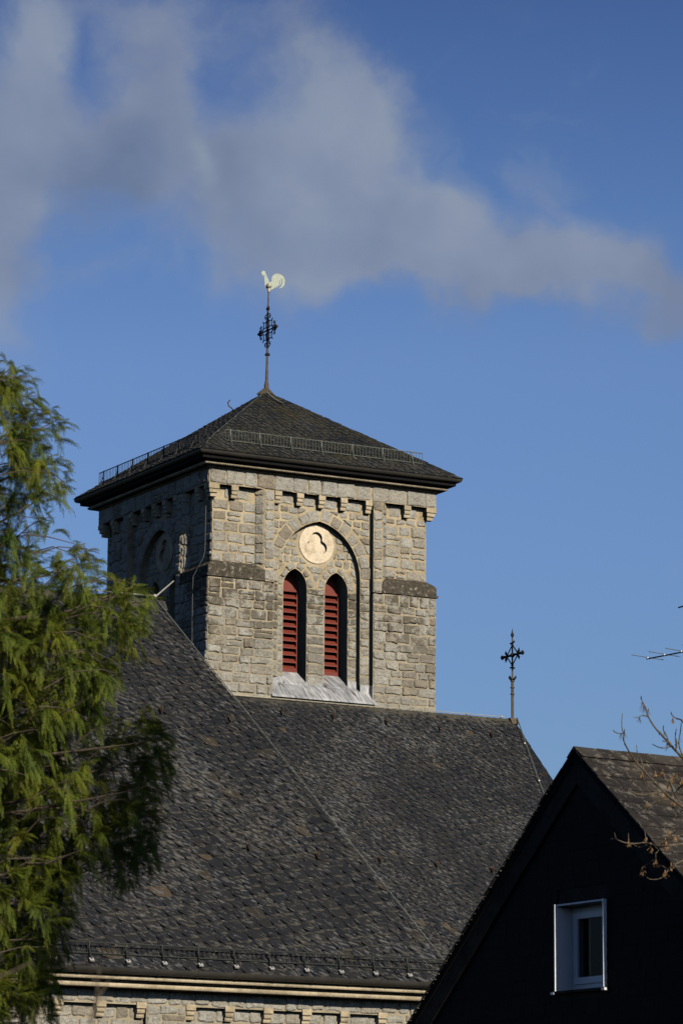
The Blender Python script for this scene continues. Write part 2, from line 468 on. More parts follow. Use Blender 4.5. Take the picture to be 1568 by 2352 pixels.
def mat_leaf():
    mt, nt, b = new_mat("conifer_foliage")
    g = nt.new('ShaderNodeNewGeometry'); t = nt.new('ShaderNodeTexCoord'); P = t.outputs['Object']
    n1 = nt.noise(P, 1.4, 4, .6); n2 = nt.noise(P, 9, 3, .6)
    c = nt.ramp(n1.outputs[0], [(.32, (.068, .118, .026)), (.48, (.126, .170, .023)), (.62, (.172, .192, .020)), (.75, (.19, .165, .024))])
    c = nt.mix(1.0, c, nt.ramp(n2.outputs[0], [(.3, (.7, .75, .8)), (.7, (1.2, 1.15, 1))]), 'MULTIPLY')
    c = nt.mix(1.0, c, nt.ramp(g.outputs['Random Per Island'], [(0, (.72, .78, .85)), (.6, (1, 1, 1)), (1, (1.35, 1.22, .95))]), 'MULTIPLY')
    n3 = nt.noise(P, 4.5, 5, .7)
    c = nt.mix(nt.math('MULTIPLY', nt.ramp(n3.outputs[0], [(.62, (0, 0, 0)), (.70, (1, 1, 1))]), .6), c, (.115, .070, .030))
    nt.l.new(c, b.inputs['Base Color']); b.inputs['Roughness'].default_value = .6; b.inputs['Specular IOR Level'].default_value = .2
    tr = nt.new('ShaderNodeBsdfTranslucent'); nt.l.new(c, tr.inputs[0])
    mx = nt.new('ShaderNodeMixShader'); mx.inputs[0].default_value = .25
    nt.l.new(b.outputs[0], mx.inputs[1]); nt.l.new(tr.outputs[0], mx.inputs[2])
    nt.l.new(mx.outputs[0], nt.n['Material Output'].inputs[0])
    return mt
M_leaf = mat_leaf()
def mat_glass():
    mt, nt, b = new_mat("window_glass")
    b.inputs['Base Color'].default_value = (.004, .004, .005, 1); b.inputs['Roughness'].default_value = .04
    b.inputs['Specular IOR Level'].default_value = .25; b.inputs['Alpha'].default_value = .35
    return mt
M_glass = mat_glass()
def mat_houseroof():
    mt = mat_slate("old_house_roof", 0, .55, 1.3)
    nt = NT(mt.node_tree); b = nt.n['Principled BSDF']
    src = b.inputs['Base Color'].links[0].from_socket
    t = nt.new('ShaderNodeTexCoord'); P = t.outputs['Object']
    n = nt.noise(P, 5.2, 9, .8, .4); n2 = nt.noise(P, .9, 5, .6)
    c = nt.mix(.70, src, nt.ramp(n2.outputs[0], [(.38, (.022, .019, .018)), (.62, (.060, .049, .038))]))
    c = nt.mix(nt.math('MULTIPLY', nt.ramp(n.outputs[0], [(.53, (0, 0, 0)), (.60, (1, 1, 1))]), .65), c, (.21, .195, .165))
    nt.l.new(c, b.inputs['Base Color'])
    return mt
M_hroof = mat_houseroof()
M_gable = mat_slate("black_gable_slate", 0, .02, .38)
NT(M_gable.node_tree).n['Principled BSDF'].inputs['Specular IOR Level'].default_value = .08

# ------------------------------------------------------------------ ground
g = MB(); g.add([(-900, -900, 0), (900, -900, 0), (900, 900, 0), (-900, 900, 0)], [(0, 1, 2, 3)])
go = g.build("ground", M_soil); go["kind"] = "structure"

# ------------------------------------------------------------------ masonry
def rough_poly(p, rng, gap, jit):
    """shrinks a polygon by the joint, rounds and roughens its outline"""
    cx = sum(q[0] for q in p)/len(p); cz = sum(q[1] for q in p)/len(p)
    n = len(p)
    # inset by clipping with moved edges
    ar = sum(p[i][0]*p[(i+1) % n][1]-p[(i+1) % n][0]*p[i][1] for i in range(n))
    if ar < 0: p = p[::-1]
    q = list(p)
    for i in range(n):
        a, b = p[i], p[(i+1) % n]
        ex, ez = b[0]-a[0], b[1]-a[1]; L = math.hypot(ex, ez)
        if L < 1e-4: continue
        nx, nz = ez/L, -ex/L
        q = clip(q, nx, nz, nx*a[0]+nz*a[1]-gap*rng.uniform(.6, 1.4))
        if len(q) < 3: return None
    if area(q) < .006: return None
    out = []
    n = len(q)
    for i in range(n):
        p0, p1, p2 = q[i-1], q[i], q[(i+1) % n]
        for (o, c) in ((p0, .5), (p2, .5)):
            L = math.hypot(o[0]-p1[0], o[1]-p1[1])
            k = min(.018+.022*rng.random(), .42*L)/max(L, 1e-5)
            out.append((p1[0]+(o[0]-p1[0])*k + rng.uniform(-jit, jit)*.4, p1[1]+(o[1]-p1[1])*k+rng.uniform(-jit, jit)*.4))
        L = math.hypot(p2[0]-p1[0], p2[1]-p1[1])
        if L > .16:
            nx, nz = (p2[1]-p1[1])/L, -(p2[0]-p1[0])/L
            o = rng.uniform(-jit*1.5, jit*1.1)
            out.append(((p1[0]+p2[0])/2+nx*o, (p1[1]+p2[1])/2+nz*o))
    return out
def lay(mb, polys, fr, d, rng, gap=.014, jit=.012, h=(.012, .035)):
    for p in polys:
        if len(p) < 3 or area(p) < .008: continue
        q = rough_poly(p, rng, gap, jit)
        if not q: continue
        n = len(q)
        cx = sum(t[0] for t in q)/n; cz = sum(t[1] for t in q)/n
        hh = rng.uniform(*h); tx, tz = rng.uniform(-.05, .05), rng.uniform(-.05, .05)
        base = [fr(a, d+.01, z) for a, z in q]
        mid = []; top = []
        for a, z in q:
            L = math.hypot(a-cx, z-cz)
            k1, k2 = max(0, 1-.010/L), max(0, 1-.036/L)
            mid.append(fr(cx+(a-cx)*k1, d-hh*.6, cz+(z-cz)*k1))
            top.append(fr(cx+(a-cx)*k2, d-hh-(a-cx)*tx-(z-cz)*tz-rng.uniform(0, .008), cz+(z-cz)*k2))
        vs = base+mid+top+[fr(cx, d-hh-.006, cz)]
        fs = []
        for i in range(n):
            j = (i+1) % n
            fs += [(i, j, j+n, i+n), (i+n, j+n, j+2*n, i+2*n), (i+2*n, j+2*n, 3*n)]
        mb.add(vs, fs)
def courses(a0, a1, z0, z1, rng, hh=(.20, .29), ww=(.24, .50), fit=False):
    """coursed rubble: rows of unequal height, stones of unequal width"""
    res = []; z = z0
    while z < z1-.02:
        h = rng.uniform(*hh)
        if z+h > z1-.12: h = z1-z
        a = a0
        while a < a1-.02:
            w = rng.uniform(*ww)
            if fit or a+w > a1-.16: w = a1-a if (a1-a) < ww[1]*1.3 or fit else (a1-a)/2
            t = [rng.uniform(-.028, .028) for _ in range(4)]
            l = 0 if a == a0 else rng.uniform(-.03, .03)
            if h > .24 and w > .34 and rng.random() < .17:       # a stone split in two thin ones
                k = z+h*rng.uniform(.4, .6)
                res.append([(a, z), (a+w, z), (a+w, k), (a, k)]); res.append([(a, k), (a+w, k), (a+w, z+h), (a, z+h)])
            else:
                res.append([(a+l, z+t[0]), (a+w, z+t[1]), (a+w, z+h+t[2]), (a+l, z+h+t[3])])
            a += w
        z += h
    return res
def keep_outside_disc(p, c, r):
    mx = sum(q[0] for q in p)/len(p)-c[0]; mz = sum(q[1] for q in p)/len(p)-c[1]
    L = math.hypot(mx, mz)
    if L < 1e-4: return []
    nx, nz = mx/L, mz/L
    return clip(p, -nx, -nz, -(nx*c[0]+nz*c[1]+r))

def arch_pts(cx, half, zs, rise, n=10):
    """pointed arch from right spring over the apex to left spring"""
    e = max(0.0, (rise*rise-half*half)/(2*half)); Rr = half+e
    top = math.acos(min(1, e/Rr)) if e > 0 else math.pi/2
    right = [(cx-e+Rr*math.cos(top*i/n), zs+Rr*math.sin(top*i/n)) for i in range(n+1)]
    left = [(2*cx-a, z) for a, z in reversed(right[:-1])]
    return right+left
def ring_stones(cx, half, zs, rise, thick, rng, wlen=.24, start=0.0):
    e = max(0.0, (rise*rise-half*half)/(2*half)); Rr = half+e
    top = math.acos(min(1, e/Rr)) if e > 0 else math.pi/2
    res = []
    n = max(2, int(Rr*top/wlen))
    for sgn in (1, -1):
        ccx = cx-sgn*e
        t = start
        ks = [top*i/n for i in range(n+1)]
        for i in range(n):
            t0, t1 = ks[i]+rng.uniform(-.15, .15)*top/n*(i > 0), ks[i+1]
            th = thick*rng.uniform(.8, 1.12)
            p = [(ccx+sgn*r_*math.cos(t_), zs+r_*math.sin(t_)) for r_, t_ in ((Rr, t0), (Rr, t1), (Rr+th, t1), (Rr+th, t0))]
            if i == n-1:
                p = [q if sgn*(q[0]-cx) > 0 else (cx, q[1]) for q in p]
            res.append(p)
    return res

# ------------------------------------------------------------------ church tower
ZB0, ZB1 = 19.98, 20.42          # coping band that ends the corner buttresses
SB = .20                         # set-back of the corners above it
ZF0, ZF1 = 22.50, 22.93          # corbel frieze
CX = 3.47
tower = thing("church_tower", "square grey rubble stone bell tower with low pyramid slate roof and red louvres", "tower")

def FR(i):
    if i == 0: return lambda a, d, z: (a, d, z)
    if i == 1: return lambda a, d, z: (d, a, z)
    if i == 2: return lambda a, d, z: (7-d, a, z)
    return lambda a, d, z: (a, 7-d, z)
W1, W2 = (2.83, .36), (4.10, .355)
WZS, WRISE = 19.99, .50
AZS, AHALF, ARISE = 20.32, 1.26, 1.50
AE = (ARISE**2-AHALF**2)/(2*AHALF)
DISC = (3.47, 21.215)
walls = MB()
for i in range(4):
    fr = FR(i)
    arch = arch_pts(CX, AHALF, AZS, ARISE)
    wins = [[(c-h, 17.3), (c+h, 17.3)] + arch_pts(c, h, WZS, WRISE, 7) for c, h in (W1, W2)]
    e0 = 0.0 if i in (0, 3) else .3               # front and back run past the side walls
    # lower buttresses flush with the strips
    for lo, hi in ((e0, 1.97), (5.03, 7-e0)):
        walls.panel([(lo, 0), (hi, 0), (hi, ZB0), (lo, ZB0)], [], fr, 0, .3)
    walls.panel([(1.97, 0), (5.03, 0), (5.03, 16.87), (1.97, 16.87)], [], fr, .004, .3)
    # strips either side of the bay, splayed to the set-back corners
    for lo, hi, sg in ((1.68, 1.97, -1), (5.03, 5.32, 1)):
        a_in, a_out = (hi, lo) if sg < 0 else (lo, hi)
        poly = [(a_in, 0), (a_out, 0), (a_out+sg*SB*1.0, SB), (a_out+sg*SB, .35), (a_in, .35)]
        n = len(poly)
        vs = [fr(a, d, ZB0-.05) for a, d in poly]+[fr(a, d, ZF0+.02) for a, d in poly]
        walls.add(vs, [tuple(range(n)), tuple(range(n, 2*n))]+[(k, (k+1) % n, (k+1) % n+n, k+n) for k in range(n)])
    for lo, hi in ((SB if i in (0, 3) else .35, 1.55), (5.45, 7-(SB if i in (0, 3) else .35))):
        walls.panel([(lo, ZB0-.1), (hi, ZB0-.1), (hi, ZF0+.05), (lo, ZF0+.05)], [], fr, SB, .45)
    # recessed bay with the arch, tympanum with the two lights
    walls.panel([(1.97, 16.87), (5.03, 16.87), (5.03, ZF0+.05), (1.97, ZF0+.05)],
                [[(CX-AHALF, 17.0), (CX+AHALF, 17.0)]+arch], fr, .20, .42)
    eye = [(DISC[0]+.50*math.cos(t*math.pi/16), DISC[1]+.50*math.sin(t*math.pi/16)) for t in range(32)]
    walls.panel([(CX-AHALF-.1, 16.9), (CX+AHALF+.1, 16.9), (CX+AHALF+.1, 21.95), (CX-AHALF-.1, 21.95)], wins+[eye], fr, .40, 1.0)
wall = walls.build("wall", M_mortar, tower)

ins = MB(); ins.box((1.0, 1.0, 0), (6.0, 6.0, 23.0)); ins.build("inner_core", M_dark, tower)

def tower_stones(i, seed):
    rng = random.Random(seed); fr = FR(i); mb = MB()
    up, lowh = (.24, .33), (.20, .29)
    for lo, hi in ((0.0, 1.97), (5.03, 7.0)):
        lay(mb, courses(lo, hi, 15.2, ZB0-.01, rng, lowh, (.30, .56)), fr, 0, rng, .008, .013, (.012, .045))
    lay(mb, courses(1.97, 5.03, 15.2, 16.68, rng, lowh, (.3, .5)), fr, .004, rng)
    lay(mb, courses(SB, 1.52, ZB1+.02, ZF0-.36, rng, up, (.30, .52)), fr, SB, rng, .019)
    lay(mb, courses(5.48, 7-SB, ZB1+.02, ZF0-.36, rng, up, (.30, .52)), fr, SB, rng, .019)
    for x0, x1 in ((SB+.35, .66), (.88, 1.30), (5.62, 5.98), (6.20, 6.5)):
        lay(mb, [[(x0, ZF0-.34), (x1, ZF0-.34), (x1, ZF0-.02), (x0, ZF0-.02)]], fr, SB, rng)
    for lo, hi in ((1.68, 1.97), (5.03, 5.32)):
        lay(mb, courses(lo, hi, ZB0+.02, ZF0, rng, up, (.29, .30), True), fr, 0, rng)
    # splayed faces
    for a0, sg in ((1.68, -1), (5.32, 1)):
        fs = lambda a, d, z, a0=a0, sg=sg: fr(a0+sg*(a+d*-1.0)*.7071, (a+d)*.7071, z)
        lay(mb, courses(0, SB*1.414, ZB1, ZF0, rng, up, (.2, .3), True), fs, 0, rng, .012, .008)
    # bay around the arch
    AR = AHALF+.30
    pol = []
    for p in courses(1.97, 5.03, AZS-.05, ZF0-.34, rng, (.2, .29), (.22, .42)):
        mz = sum(q[1] for q in p)/len(p)
        e = AE
        cx0 = CX-e if sum(q[0] for q in p)/len(p) > CX else CX+e
        rr = AHALF+e+.34
        q = keep_outside_disc(p, (cx0, AZS), rr)
        if len(q) >= 3 and area(q) > .012: pol.append(q)
    lay(mb, pol, fr, .20, rng, .019)
    lay(mb, ring_stones(CX, AHALF+.012, AZS, ARISE+.012, .34, rng, .27), fr, .20, rng, .018, .014)
    xs = [1.97, 2.20, 2.65, 2.87, 3.32, 3.54, 4.0, 4.22, 4.76, 5.03]
    for k in range(1, 9, 2):
        x0, x1 = xs[k], xs[k+1]
        lay(mb, [[(x0+.0, ZF0-.33), (x1+.0, ZF0-.33), (x1, ZF0-.02), (x0, ZF0-.02)]], fr, .20, rng, .03)
    for lo, hi in ((1.97, CX-AHALF), (CX+AHALF, 5.03)):
        lay(mb, courses(lo, hi, 17.15, AZS, rng, (.2, .3), (.25, .3), True), fr, .20, rng, .010, .014, (.012, .04))
    # tympanum
    inner = [(CX-AHALF, 17.2), (CX+AHALF, 17.2)]+arch_pts(CX, AHALF, AZS, ARISE, 6)
    pol = []
    for p in courses(CX-AHALF, CX+AHALF, WZS, AZS+ARISE, rng, (.17, .26), (.18, .32)):
        p = clip_poly(p, inner)
        if len(p) < 3: continue
        for c, h in (W1, W2):
            if p: p = keep_outside_disc(p, (c, WZS+.06), h+.24)
        if p: p = keep_outside_disc(p, DISC, .60)
        if len(p) >= 3 and area(p) > .01: pol.append(p)
    lay(mb, pol, fr, .40, rng, .016)
    for c, h in (W1, W2):
        lay(mb, ring_stones(c, h+.01, WZS, WRISE+.01, .20, rng, .22), fr, .40, rng, .018, .012)
    cols = ((CX-AHALF, W1[0]-W1[1]), (W1[0]+W1[1], W2[0]-W2[1]), (W2[0]+W2[1], CX+AHALF))
    for lo, hi in cols:
        lay(mb, courses(lo, hi, 17.32, WZS-.02, rng, (.2, .32), (.5, .6), True), fr, .40, rng, .010, .014, (.012, .04))
    # frieze course
    lay(mb, courses(0, 7, ZF0, ZF1, rng, (.42, .44), (.34, .62)), fr, 0, rng, .012, .018)
    # lintels that overhang between the corbels, with a rough lower edge
    return mb.build("stonework", M_stone, tower)
tower_stones(0, 11); tower_stones(1, 12)

fz = MB()
fz.box((0, 0, ZF0), (7, .45, ZF1+.05)); fz.box((0, 6.55, ZF0), (7, 7, ZF1+.05))
fz.box((0, .45, ZF0), (.45, 6.55, ZF1+.05)); fz.box((6.55, .45, ZF0), (7, 6.55, ZF1+.05))
fz.build("frieze", M_mortar, tower)

def sweep(mb, prof, n0=0.0, n1=7.0, closed=False):
    """mitred moulding round the square tower; prof = (outward offset, height)"""
    k = len(prof); vs = []
    for (o, z) in prof:
        vs += [(n0-o, n0-o, z), (n1+o, n0-o, z), (n1+o, n1+o, z), (n0-o, n1+o, z)]
    fs = []
    for i in range(k if closed else k-1):
        j = (i+1) % k
        for s_ in range(4):
            t_ = (s_+1) % 4
            fs.append((i*4+s_, i*4+t_, j*4+t_, j*4+s_))
    mb.add(vs, fs)
# coping bands on the corner buttresses: sloped top, drip edge
for (x0, x1, y0, y1) in ((0, 1.70, 0, 1.70), (5.30, 7, 0, 1.70), (0, 1.70, 5.30, 7), (5.30, 7, 5.30, 7)):
    bnd = MB()
    ox0 = -.05 if x0 == 0 else 0; ox1 = .05 if x1 == 7 else 0
    oy0 = -.05 if y0 == 0 else 0; oy1 = .05 if y1 == 7 else 0
    sx0 = SB if x0 == 0 else -.0; sx1 = SB if x1 == 7 else 0
    sy0 = SB if y0 == 0 else 0; sy1 = SB if y1 == 7 else 0
    def ring(o, sx): return (x0+ox0*o+sx*(x0 == 0), y0+oy0*o+sx*(y0 == 0), x1+ox1*o-sx*(x1 == 7), y1+oy1*o-sx*(y1 == 7))
    L = [(ring(1.0, 0), ZB0), (ring(1.0, 0), ZB0+.055), (ring(.25, 0), ZB0+.07), (ring(.25, 0), ZB0+.30), (ring(0, SB), ZB1+.03)]
    vs = []
    for (a, b_, c, d), z in L: vs += [(a, b_, z), (c, b_, z), (c, d, z), (a, d, z)]
    fs = [(0, 1, 2, 3), (16, 17, 18, 19)]
    for k in range(4):
        for s_ in range(4):
            t_ = (s_+1) % 4
            fs.append((k*4+s_, k*4+t_, k*4+4+t_, k*4+4+s_))
    bnd.add(vs, fs)
    bnd.build("coping", M_band, tower)

co = MB()
sweep(co, [(-.2, ZF1), (.05, ZF1), (.06, ZF1+.03), (.19, ZF1+.035), (.235, ZF1+.055), (.25, ZF1+.085), (.235, ZF1+.115), (.19, ZF1+.13), (-.2, ZF1+.14)])
for k in range(1, 12):                           # joints of the moulded blocks
    pass
co.build("cornice", M_cream, tower, smooth=True)

def corbel_prof():
    return [(.0, .0), (-.015, -.01), (-.015, -.13), (.01, -.145), (.02, -.16), (.012, -.20), (.022, -.235), (.05, -.25), (.06, -.27), (.055, -.30), (.07, -.335), (.11, -.35)]
def corbel(c, fr, dback, w=.21, name="corbel", par=None, z0=ZF0, scale=1.0, dz=1.0):
    mb = MB(); pr = [(d*scale, z*dz) for d, z in corbel_prof()]+[(dback, -.35*dz), (dback, 0)]
    n = len(pr)
    for k, (lo, hi, zs) in enumerate(((-w/2, w/2, None),)):
        vs = [fr(c+lo*(1 if z > -.14*dz else .80), d, z0+z) for d, z in pr]+[fr(c+hi*(1 if z > -.14*dz else .80), d, z0+z) for d, z in pr]
        tri = tessellate_polygon([[Vector((d, z, 0)) for d, z in pr]])
        mb.add(vs, [tuple(t) for t in tri]+[tuple(q+n for q in reversed(t)) for t in tri]+[(q, (q+1) % n, (q+1) % n+n, q+n) for q in range(n)])
    return mb.build(name, M_cream, par or tower)
for i in (0, 1):
    fr = FR(i)
    for c in (2.09, 2.76, 3.43, 4.11, 4.89): corbel(c, fr, .25)
    for c in (.77, 6.10): corbel(c, fr, .30)
    # brackets under the frieze at the splays, turned half way round
    for a0, sg in ((1.58, -1), (5.42, 1)):
        f2 = lambda a, d, z, a0=a0, sg=sg, fr=fr: fr(a0+sg*(a*.7071 - (d-.02)*.7071*1.0)*1.0, .10+(a*.7071+(d-.02)*.7071)*1.0, z)
        corbel(0, f2, .28, .26)
# corner brackets, stepped on both faces
for (qx, qy) in ((0, 0), (7, 0), (0, 7)):
    mb = MB(); sx = 1 if qx == 0 else -1; sy = 1 if qy == 0 else -1
    for z0, z1, o, e in ((-.13, 0, -.012, .30), (-.235, -.13, .02, .27), (-.34, -.235, .065, .25)):
        mb.box((o, o, ZF0+z0), (e, e, ZF0+z1), lambda x, y, z, sx=sx, sy=sy, qx=qx, qy=qy: (qx+sx*x, qy+sy*y, z))
    mb.build("corner_corbel", M_cream, tower)

# trefoil medallion in each visible tympanum
def medallion(i):
    fr = FR(i); mb = MB(); c = DISC
    outer = [(c[0]+.535*math.cos(t*math.pi/24), c[1]+.535*math.sin(t*math.pi/24)) for t in range(48)]
    lob = []
    cs = [(c[0]+.0, c[1]+.165), (c[0]-.155, c[1]-.10), (c[0]+.155, c[1]-.10)]
    for k, a in enumerate((90, 210, 330)):
        for t in range(-105, 106, 15):
            q = R(a+t)
            lob.append((c[0]+.170*math.cos(R(a))+.172*math.cos(q), c[1]+.170*math.sin(R(a))+.172*math.sin(q)))
    mb.panel(outer, [lob], fr, .372, .55)
    mb.prism([(c[0]+.47*math.cos(t*math.pi/12), c[1]+.47*math.sin(t*math.pi/12)) for t in range(24)], fr, .462, .52)
    return mb.build("trefoil_medallion", M_medal if i == 0 else M_cream, tower)  # left-face medallion takes the darker stone: shade put into its colour
medallion(0); medallion(1)

# louvred shutters
def shutter(i, c, h):
    fr = FR(i)
    mb = MB()
    zb = 17.70
    for s_ in (-1, 1): mb.box((c+s_*(h-.0)-(.06 if s_ > 0 else 0), .87, zb), (c+s_*h+(.06 if s_ < 0 else 0), .97, WZS+.05), fr)
    arch = [(c-h, WZS), (c+h, WZS)]+arch_pts(c, h, WZS, WRISE, 7)[1:-1]
    mb.prism(arch, fr, .885, .95)
    mb.box((c-h, .86, WZS-.06), (c+h, .96, WZS+.01), fr)
    mb.box((c-h, .86, zb), (c+h, .97, zb+.07), fr)
    root = mb.build("shutter", M_red, tower)
    back = MB(); back.box((c-h, 1.16, 17.4), (c+h, 1.18, 20.6), fr); back.build("shutter_back", M_dark, root)
    n = 11; step = (WZS-.06-zb-.07)/n
    for k in range(n):
        z = zb+.07+step*(k+.0)
        sl = MB()
        vs = []
        for a in (c-h+.06, c+h-.06):
            vs += [fr(a, .865, z+.005), fr(a, .865, z+.04), fr(a, 1.02, z+.16), fr(a, 1.02, z+.125)]
        sl.add(vs, [(0, 1, 2, 3), (4, 5, 6, 7), (0, 1, 5, 4), (1, 2, 6, 5), (2, 3, 7, 6), (3, 0, 4, 7)])
        sl.build("louvre", M_red, root)
for c, h in (W1, W2):
    shutter(0, c, h); shutter(1, c, h)

# lead sill: window aprons, wide lower apron and upstands
def lead(i):
    fr = FR(i); mb = MB()
    def quad(p, th=.012):
        top = [fr(a, d, z+th) for a, d, z in p]; bot = [fr(a, d, z-.02) for a, d, z in p]
        n = len(p)
        mb.add(top+bot, [tuple(range(n)), tuple(reversed(range(n, 2*n)))]+[(k, (k+1) % n, (k+1) % n+n, k+n) for k in range(n)])
    for c, h in (W1, W2):
        quad([(c-h+.002, .88, 17.715), (c+h-.002, .88, 17.715), (c+h-.002, .30, 17.30), (c-h+.002, .30, 17.30)])
    quad([(2.23, .38, 17.335), (4.71, .38, 17.335), (4.71, .18, 17.22), (2.23, .18, 17.22)], .004)
    quad([(1.93, .19, 17.222), (5.07, .19, 17.222), (5.09, -.085, 16.90), (1.91, -.085, 16.90)])
    mb.box((1.91, -.10, 16.86), (5.09, -.082, 16.915), fr)
    mb.box((W1[0]+W1[1]-.02, .365, 17.30), (W2[0]-W2[1]+.02, .385, 17.40), fr)
    mb.box((CX-AHALF+.0, .365, 17.30), (W1[0]-W1[1]+.01, .385, 17.50), fr)
    mb.box((W2[0]+W2[1]-.01, .365, 17.30), (CX+AHALF, .385, 17.52), fr)
    mb.box((1.985, .165, 17.20), (CX-AHALF, .185, 17.42), fr)
    mb.box((CX+AHALF, .165, 17.20), (5.02, .185, 17.42), fr)
    mb.box((5.012, -.02, 17.0), (5.028, .19, 17.40), fr)
    for a in (2.25, 2.95, 3.7, 4.65):             # folded seams
        s_ = [(a, .188, 17.24), (a+.025, .188, 17.24), (a+.03, -.084, 16.92), (a+.005, -.084, 16.92)]
        quad(s_, .022)
    return mb.build("lead_sill", M_lead, tower)
lead(0); lead(1)
st = MB(); st.box((.6, -.035, 16.62), (5.6, .02, 16.83)); st.build("base_strip", M_cream, tower)

# roof: deck, slates, gutter, soffit
ZE, APX, OV = 23.32, 26.10, .54
dk = MB()
sweep(dk, [(OV-.06, ZE-.05), (OV-.05, ZE-.005), (-3.47, APX-.03)])
dk.build("roof_deck", M_deck, tower)
so = MB(); sweep(so, [(.12, ZF1+.13), (.40, ZF1+.17), (.42, ZE-.04), (.1, ZE-.03)]); so.build("soffit", M_deck, tower)
gt = MB()
gp = [(OV-.085+.085*math.cos(t), ZE-.03+.10*math.sin(t)) for t in [math.pi*k/8 for k in range(8, 17)]]
gq = [(OV-.085+.075*math.cos(t), ZE-.03+.09*math.sin(t)) for t in [math.pi*k/8 for k in range(16, 7, -1)]]
sweep(gt, gp+gq, closed=True)
for k in range(9):                               # sleeves where gutter lengths meet
    x = -.2+k*.92
    for i in (0, 1):
        fr = FR(i)
        arc = [(-(OV-.085+.09*math.cos(t)), ZE-.03+.105*math.sin(t)) for t in [math.pi*q/8 for q in range(8, 17)]]
        vs = [fr(x, d, z) for d, z in arc]+[fr(x+.05, d, z) for d, z in arc]
        gt.add(vs, [(q, q+1, q+10, q+9) for q in range(8)])
gt.build("gutter", M_gutter, tower, smooth=True)

def slates(mb, O, U, V, N, region, w, h, rise, rng, lift=.012, hand=1, keep=None):
    """scale-cut slates laid in rising courses over a convex region of a roof plane (u along eave, v up the slope)"""
    us = [p[0] for p in region]; vs_ = [p[1] for p in region]
    cu, cv = (min(us)+max(us))/2, (min(vs_)+max(vs_))/2
    ext = math.hypot(max(us)-min(us), max(vs_)-min(vs_))/2+.6
    c, s_ = math.cos(rise), math.sin(rise)
    shape = [(.0, 1.30), (.04, .84), (.13, .54), (.30, .27), (.54, .08), (.82, .0), (1.08, .02), (1.08, 1.30)]
    nj = int(ext/h)+1
    for j in range(-nj, nj+1):
        off = rng.random()*w
        x = -ext+off
        while x < ext:
            ww = w*rng.uniform(.72, 1.28)
            hh = h*rng.uniform(.97, 1.03)
            y0 = j*h+rng.uniform(-.02, .02)*h
            px = [(x+sx*ww, y0+sy*hh) for sx, sy in shape]
            pts = []
            for X, Y in px:
                X2 = X*hand
                pts.append((cu+X2*c*1.0-Y*s_*hand, cv+X2*s_*hand+Y*c))
            x0c = x; x += ww
            lo_u = min(p[0] for p in pts); hi_u = max(p[0] for p in pts)
            if hi_u < min(us) or lo_u > max(us): continue
            q = pts if hand > 0 else pts[::-1]
            q = clip_poly(q, region)
            if len(q) < 3 or area(q) < w*h*.06: continue
            ld = rng.uniform(.6, 1.5)
            top = []; bot = []; cell = []
            for (a, b_) in q:
                # local coordinates in the slate for the tilt
                du, dv = a-cu, b_-cv
                if hand > 0: X, Y = du*c+dv*s_, -du*s_+dv*c
                else: X, Y = -(du*c-dv*s_), (du*s_+dv*c)
                fx, fy = (X-x0c)/ww, (Y-y0)/hh
                z = lift*ld*(1.3-fy)/1.3 + lift*.7*(1-fx) + .002
                cell.append((fx, fy)); P_ = O+U*a+V*b_
                top.append(P_+N*z); bot.append(P_-N*.006)
            n = len(q)
            # outline on the free lower left side gets a visible edge
            tq = [(t[0], t[1]) for t in q]
            mb.add(top+bot, [tuple(range(n))]+[(k, (k+1) % n, (k+1) % n+n, k+n) for k in range(n)], tq+tq, cell+cell)

ss = (APX-ZE)/(3.5+OV)
SL = math.sqrt(1+ss*ss)
for i in (0, 1, 2, 3):
    rng = random.Random(40+i); mb = MB(); Hh = 3.5+OV-.02
    if i == 0: O, U, V = Vector((3.5, -OV, ZE)), Vector((1, 0, 0)), Vector((0, 1, ss))/SL
    if i == 1: O, U, V = Vector((-OV, 3.5, ZE)), Vector((0, -1, 0)), Vector((1, 0, ss))/SL
    if i == 2: O, U, V = Vector((7+OV, 3.5, ZE)), Vector((0, 1, 0)), Vector((-1, 0, ss))/SL
    if i == 3: O, U, V = Vector((3.5, 7+OV, ZE)), Vector((-1, 0, 0)), Vector((0, -1, ss))/SL
    N = U.cross(V).normalized()
    top = (3.5+OV)*SL
    if i < 2: slates(mb, O, U, V, N, [(-Hh, -.03), (Hh, -.03), (.05, top-.04), (-.05, top-.04)], .21, .19, R(12), rng, .020)
    else: slates(mb, O, U, V, N, [(-Hh, -.03), (Hh, -.03), (.05, top-.04), (-.05, top-.04)], .42, .38, R(12), rng, .020)
    mb.build("roof_slates", M_slate_moss, tower, fix=False)

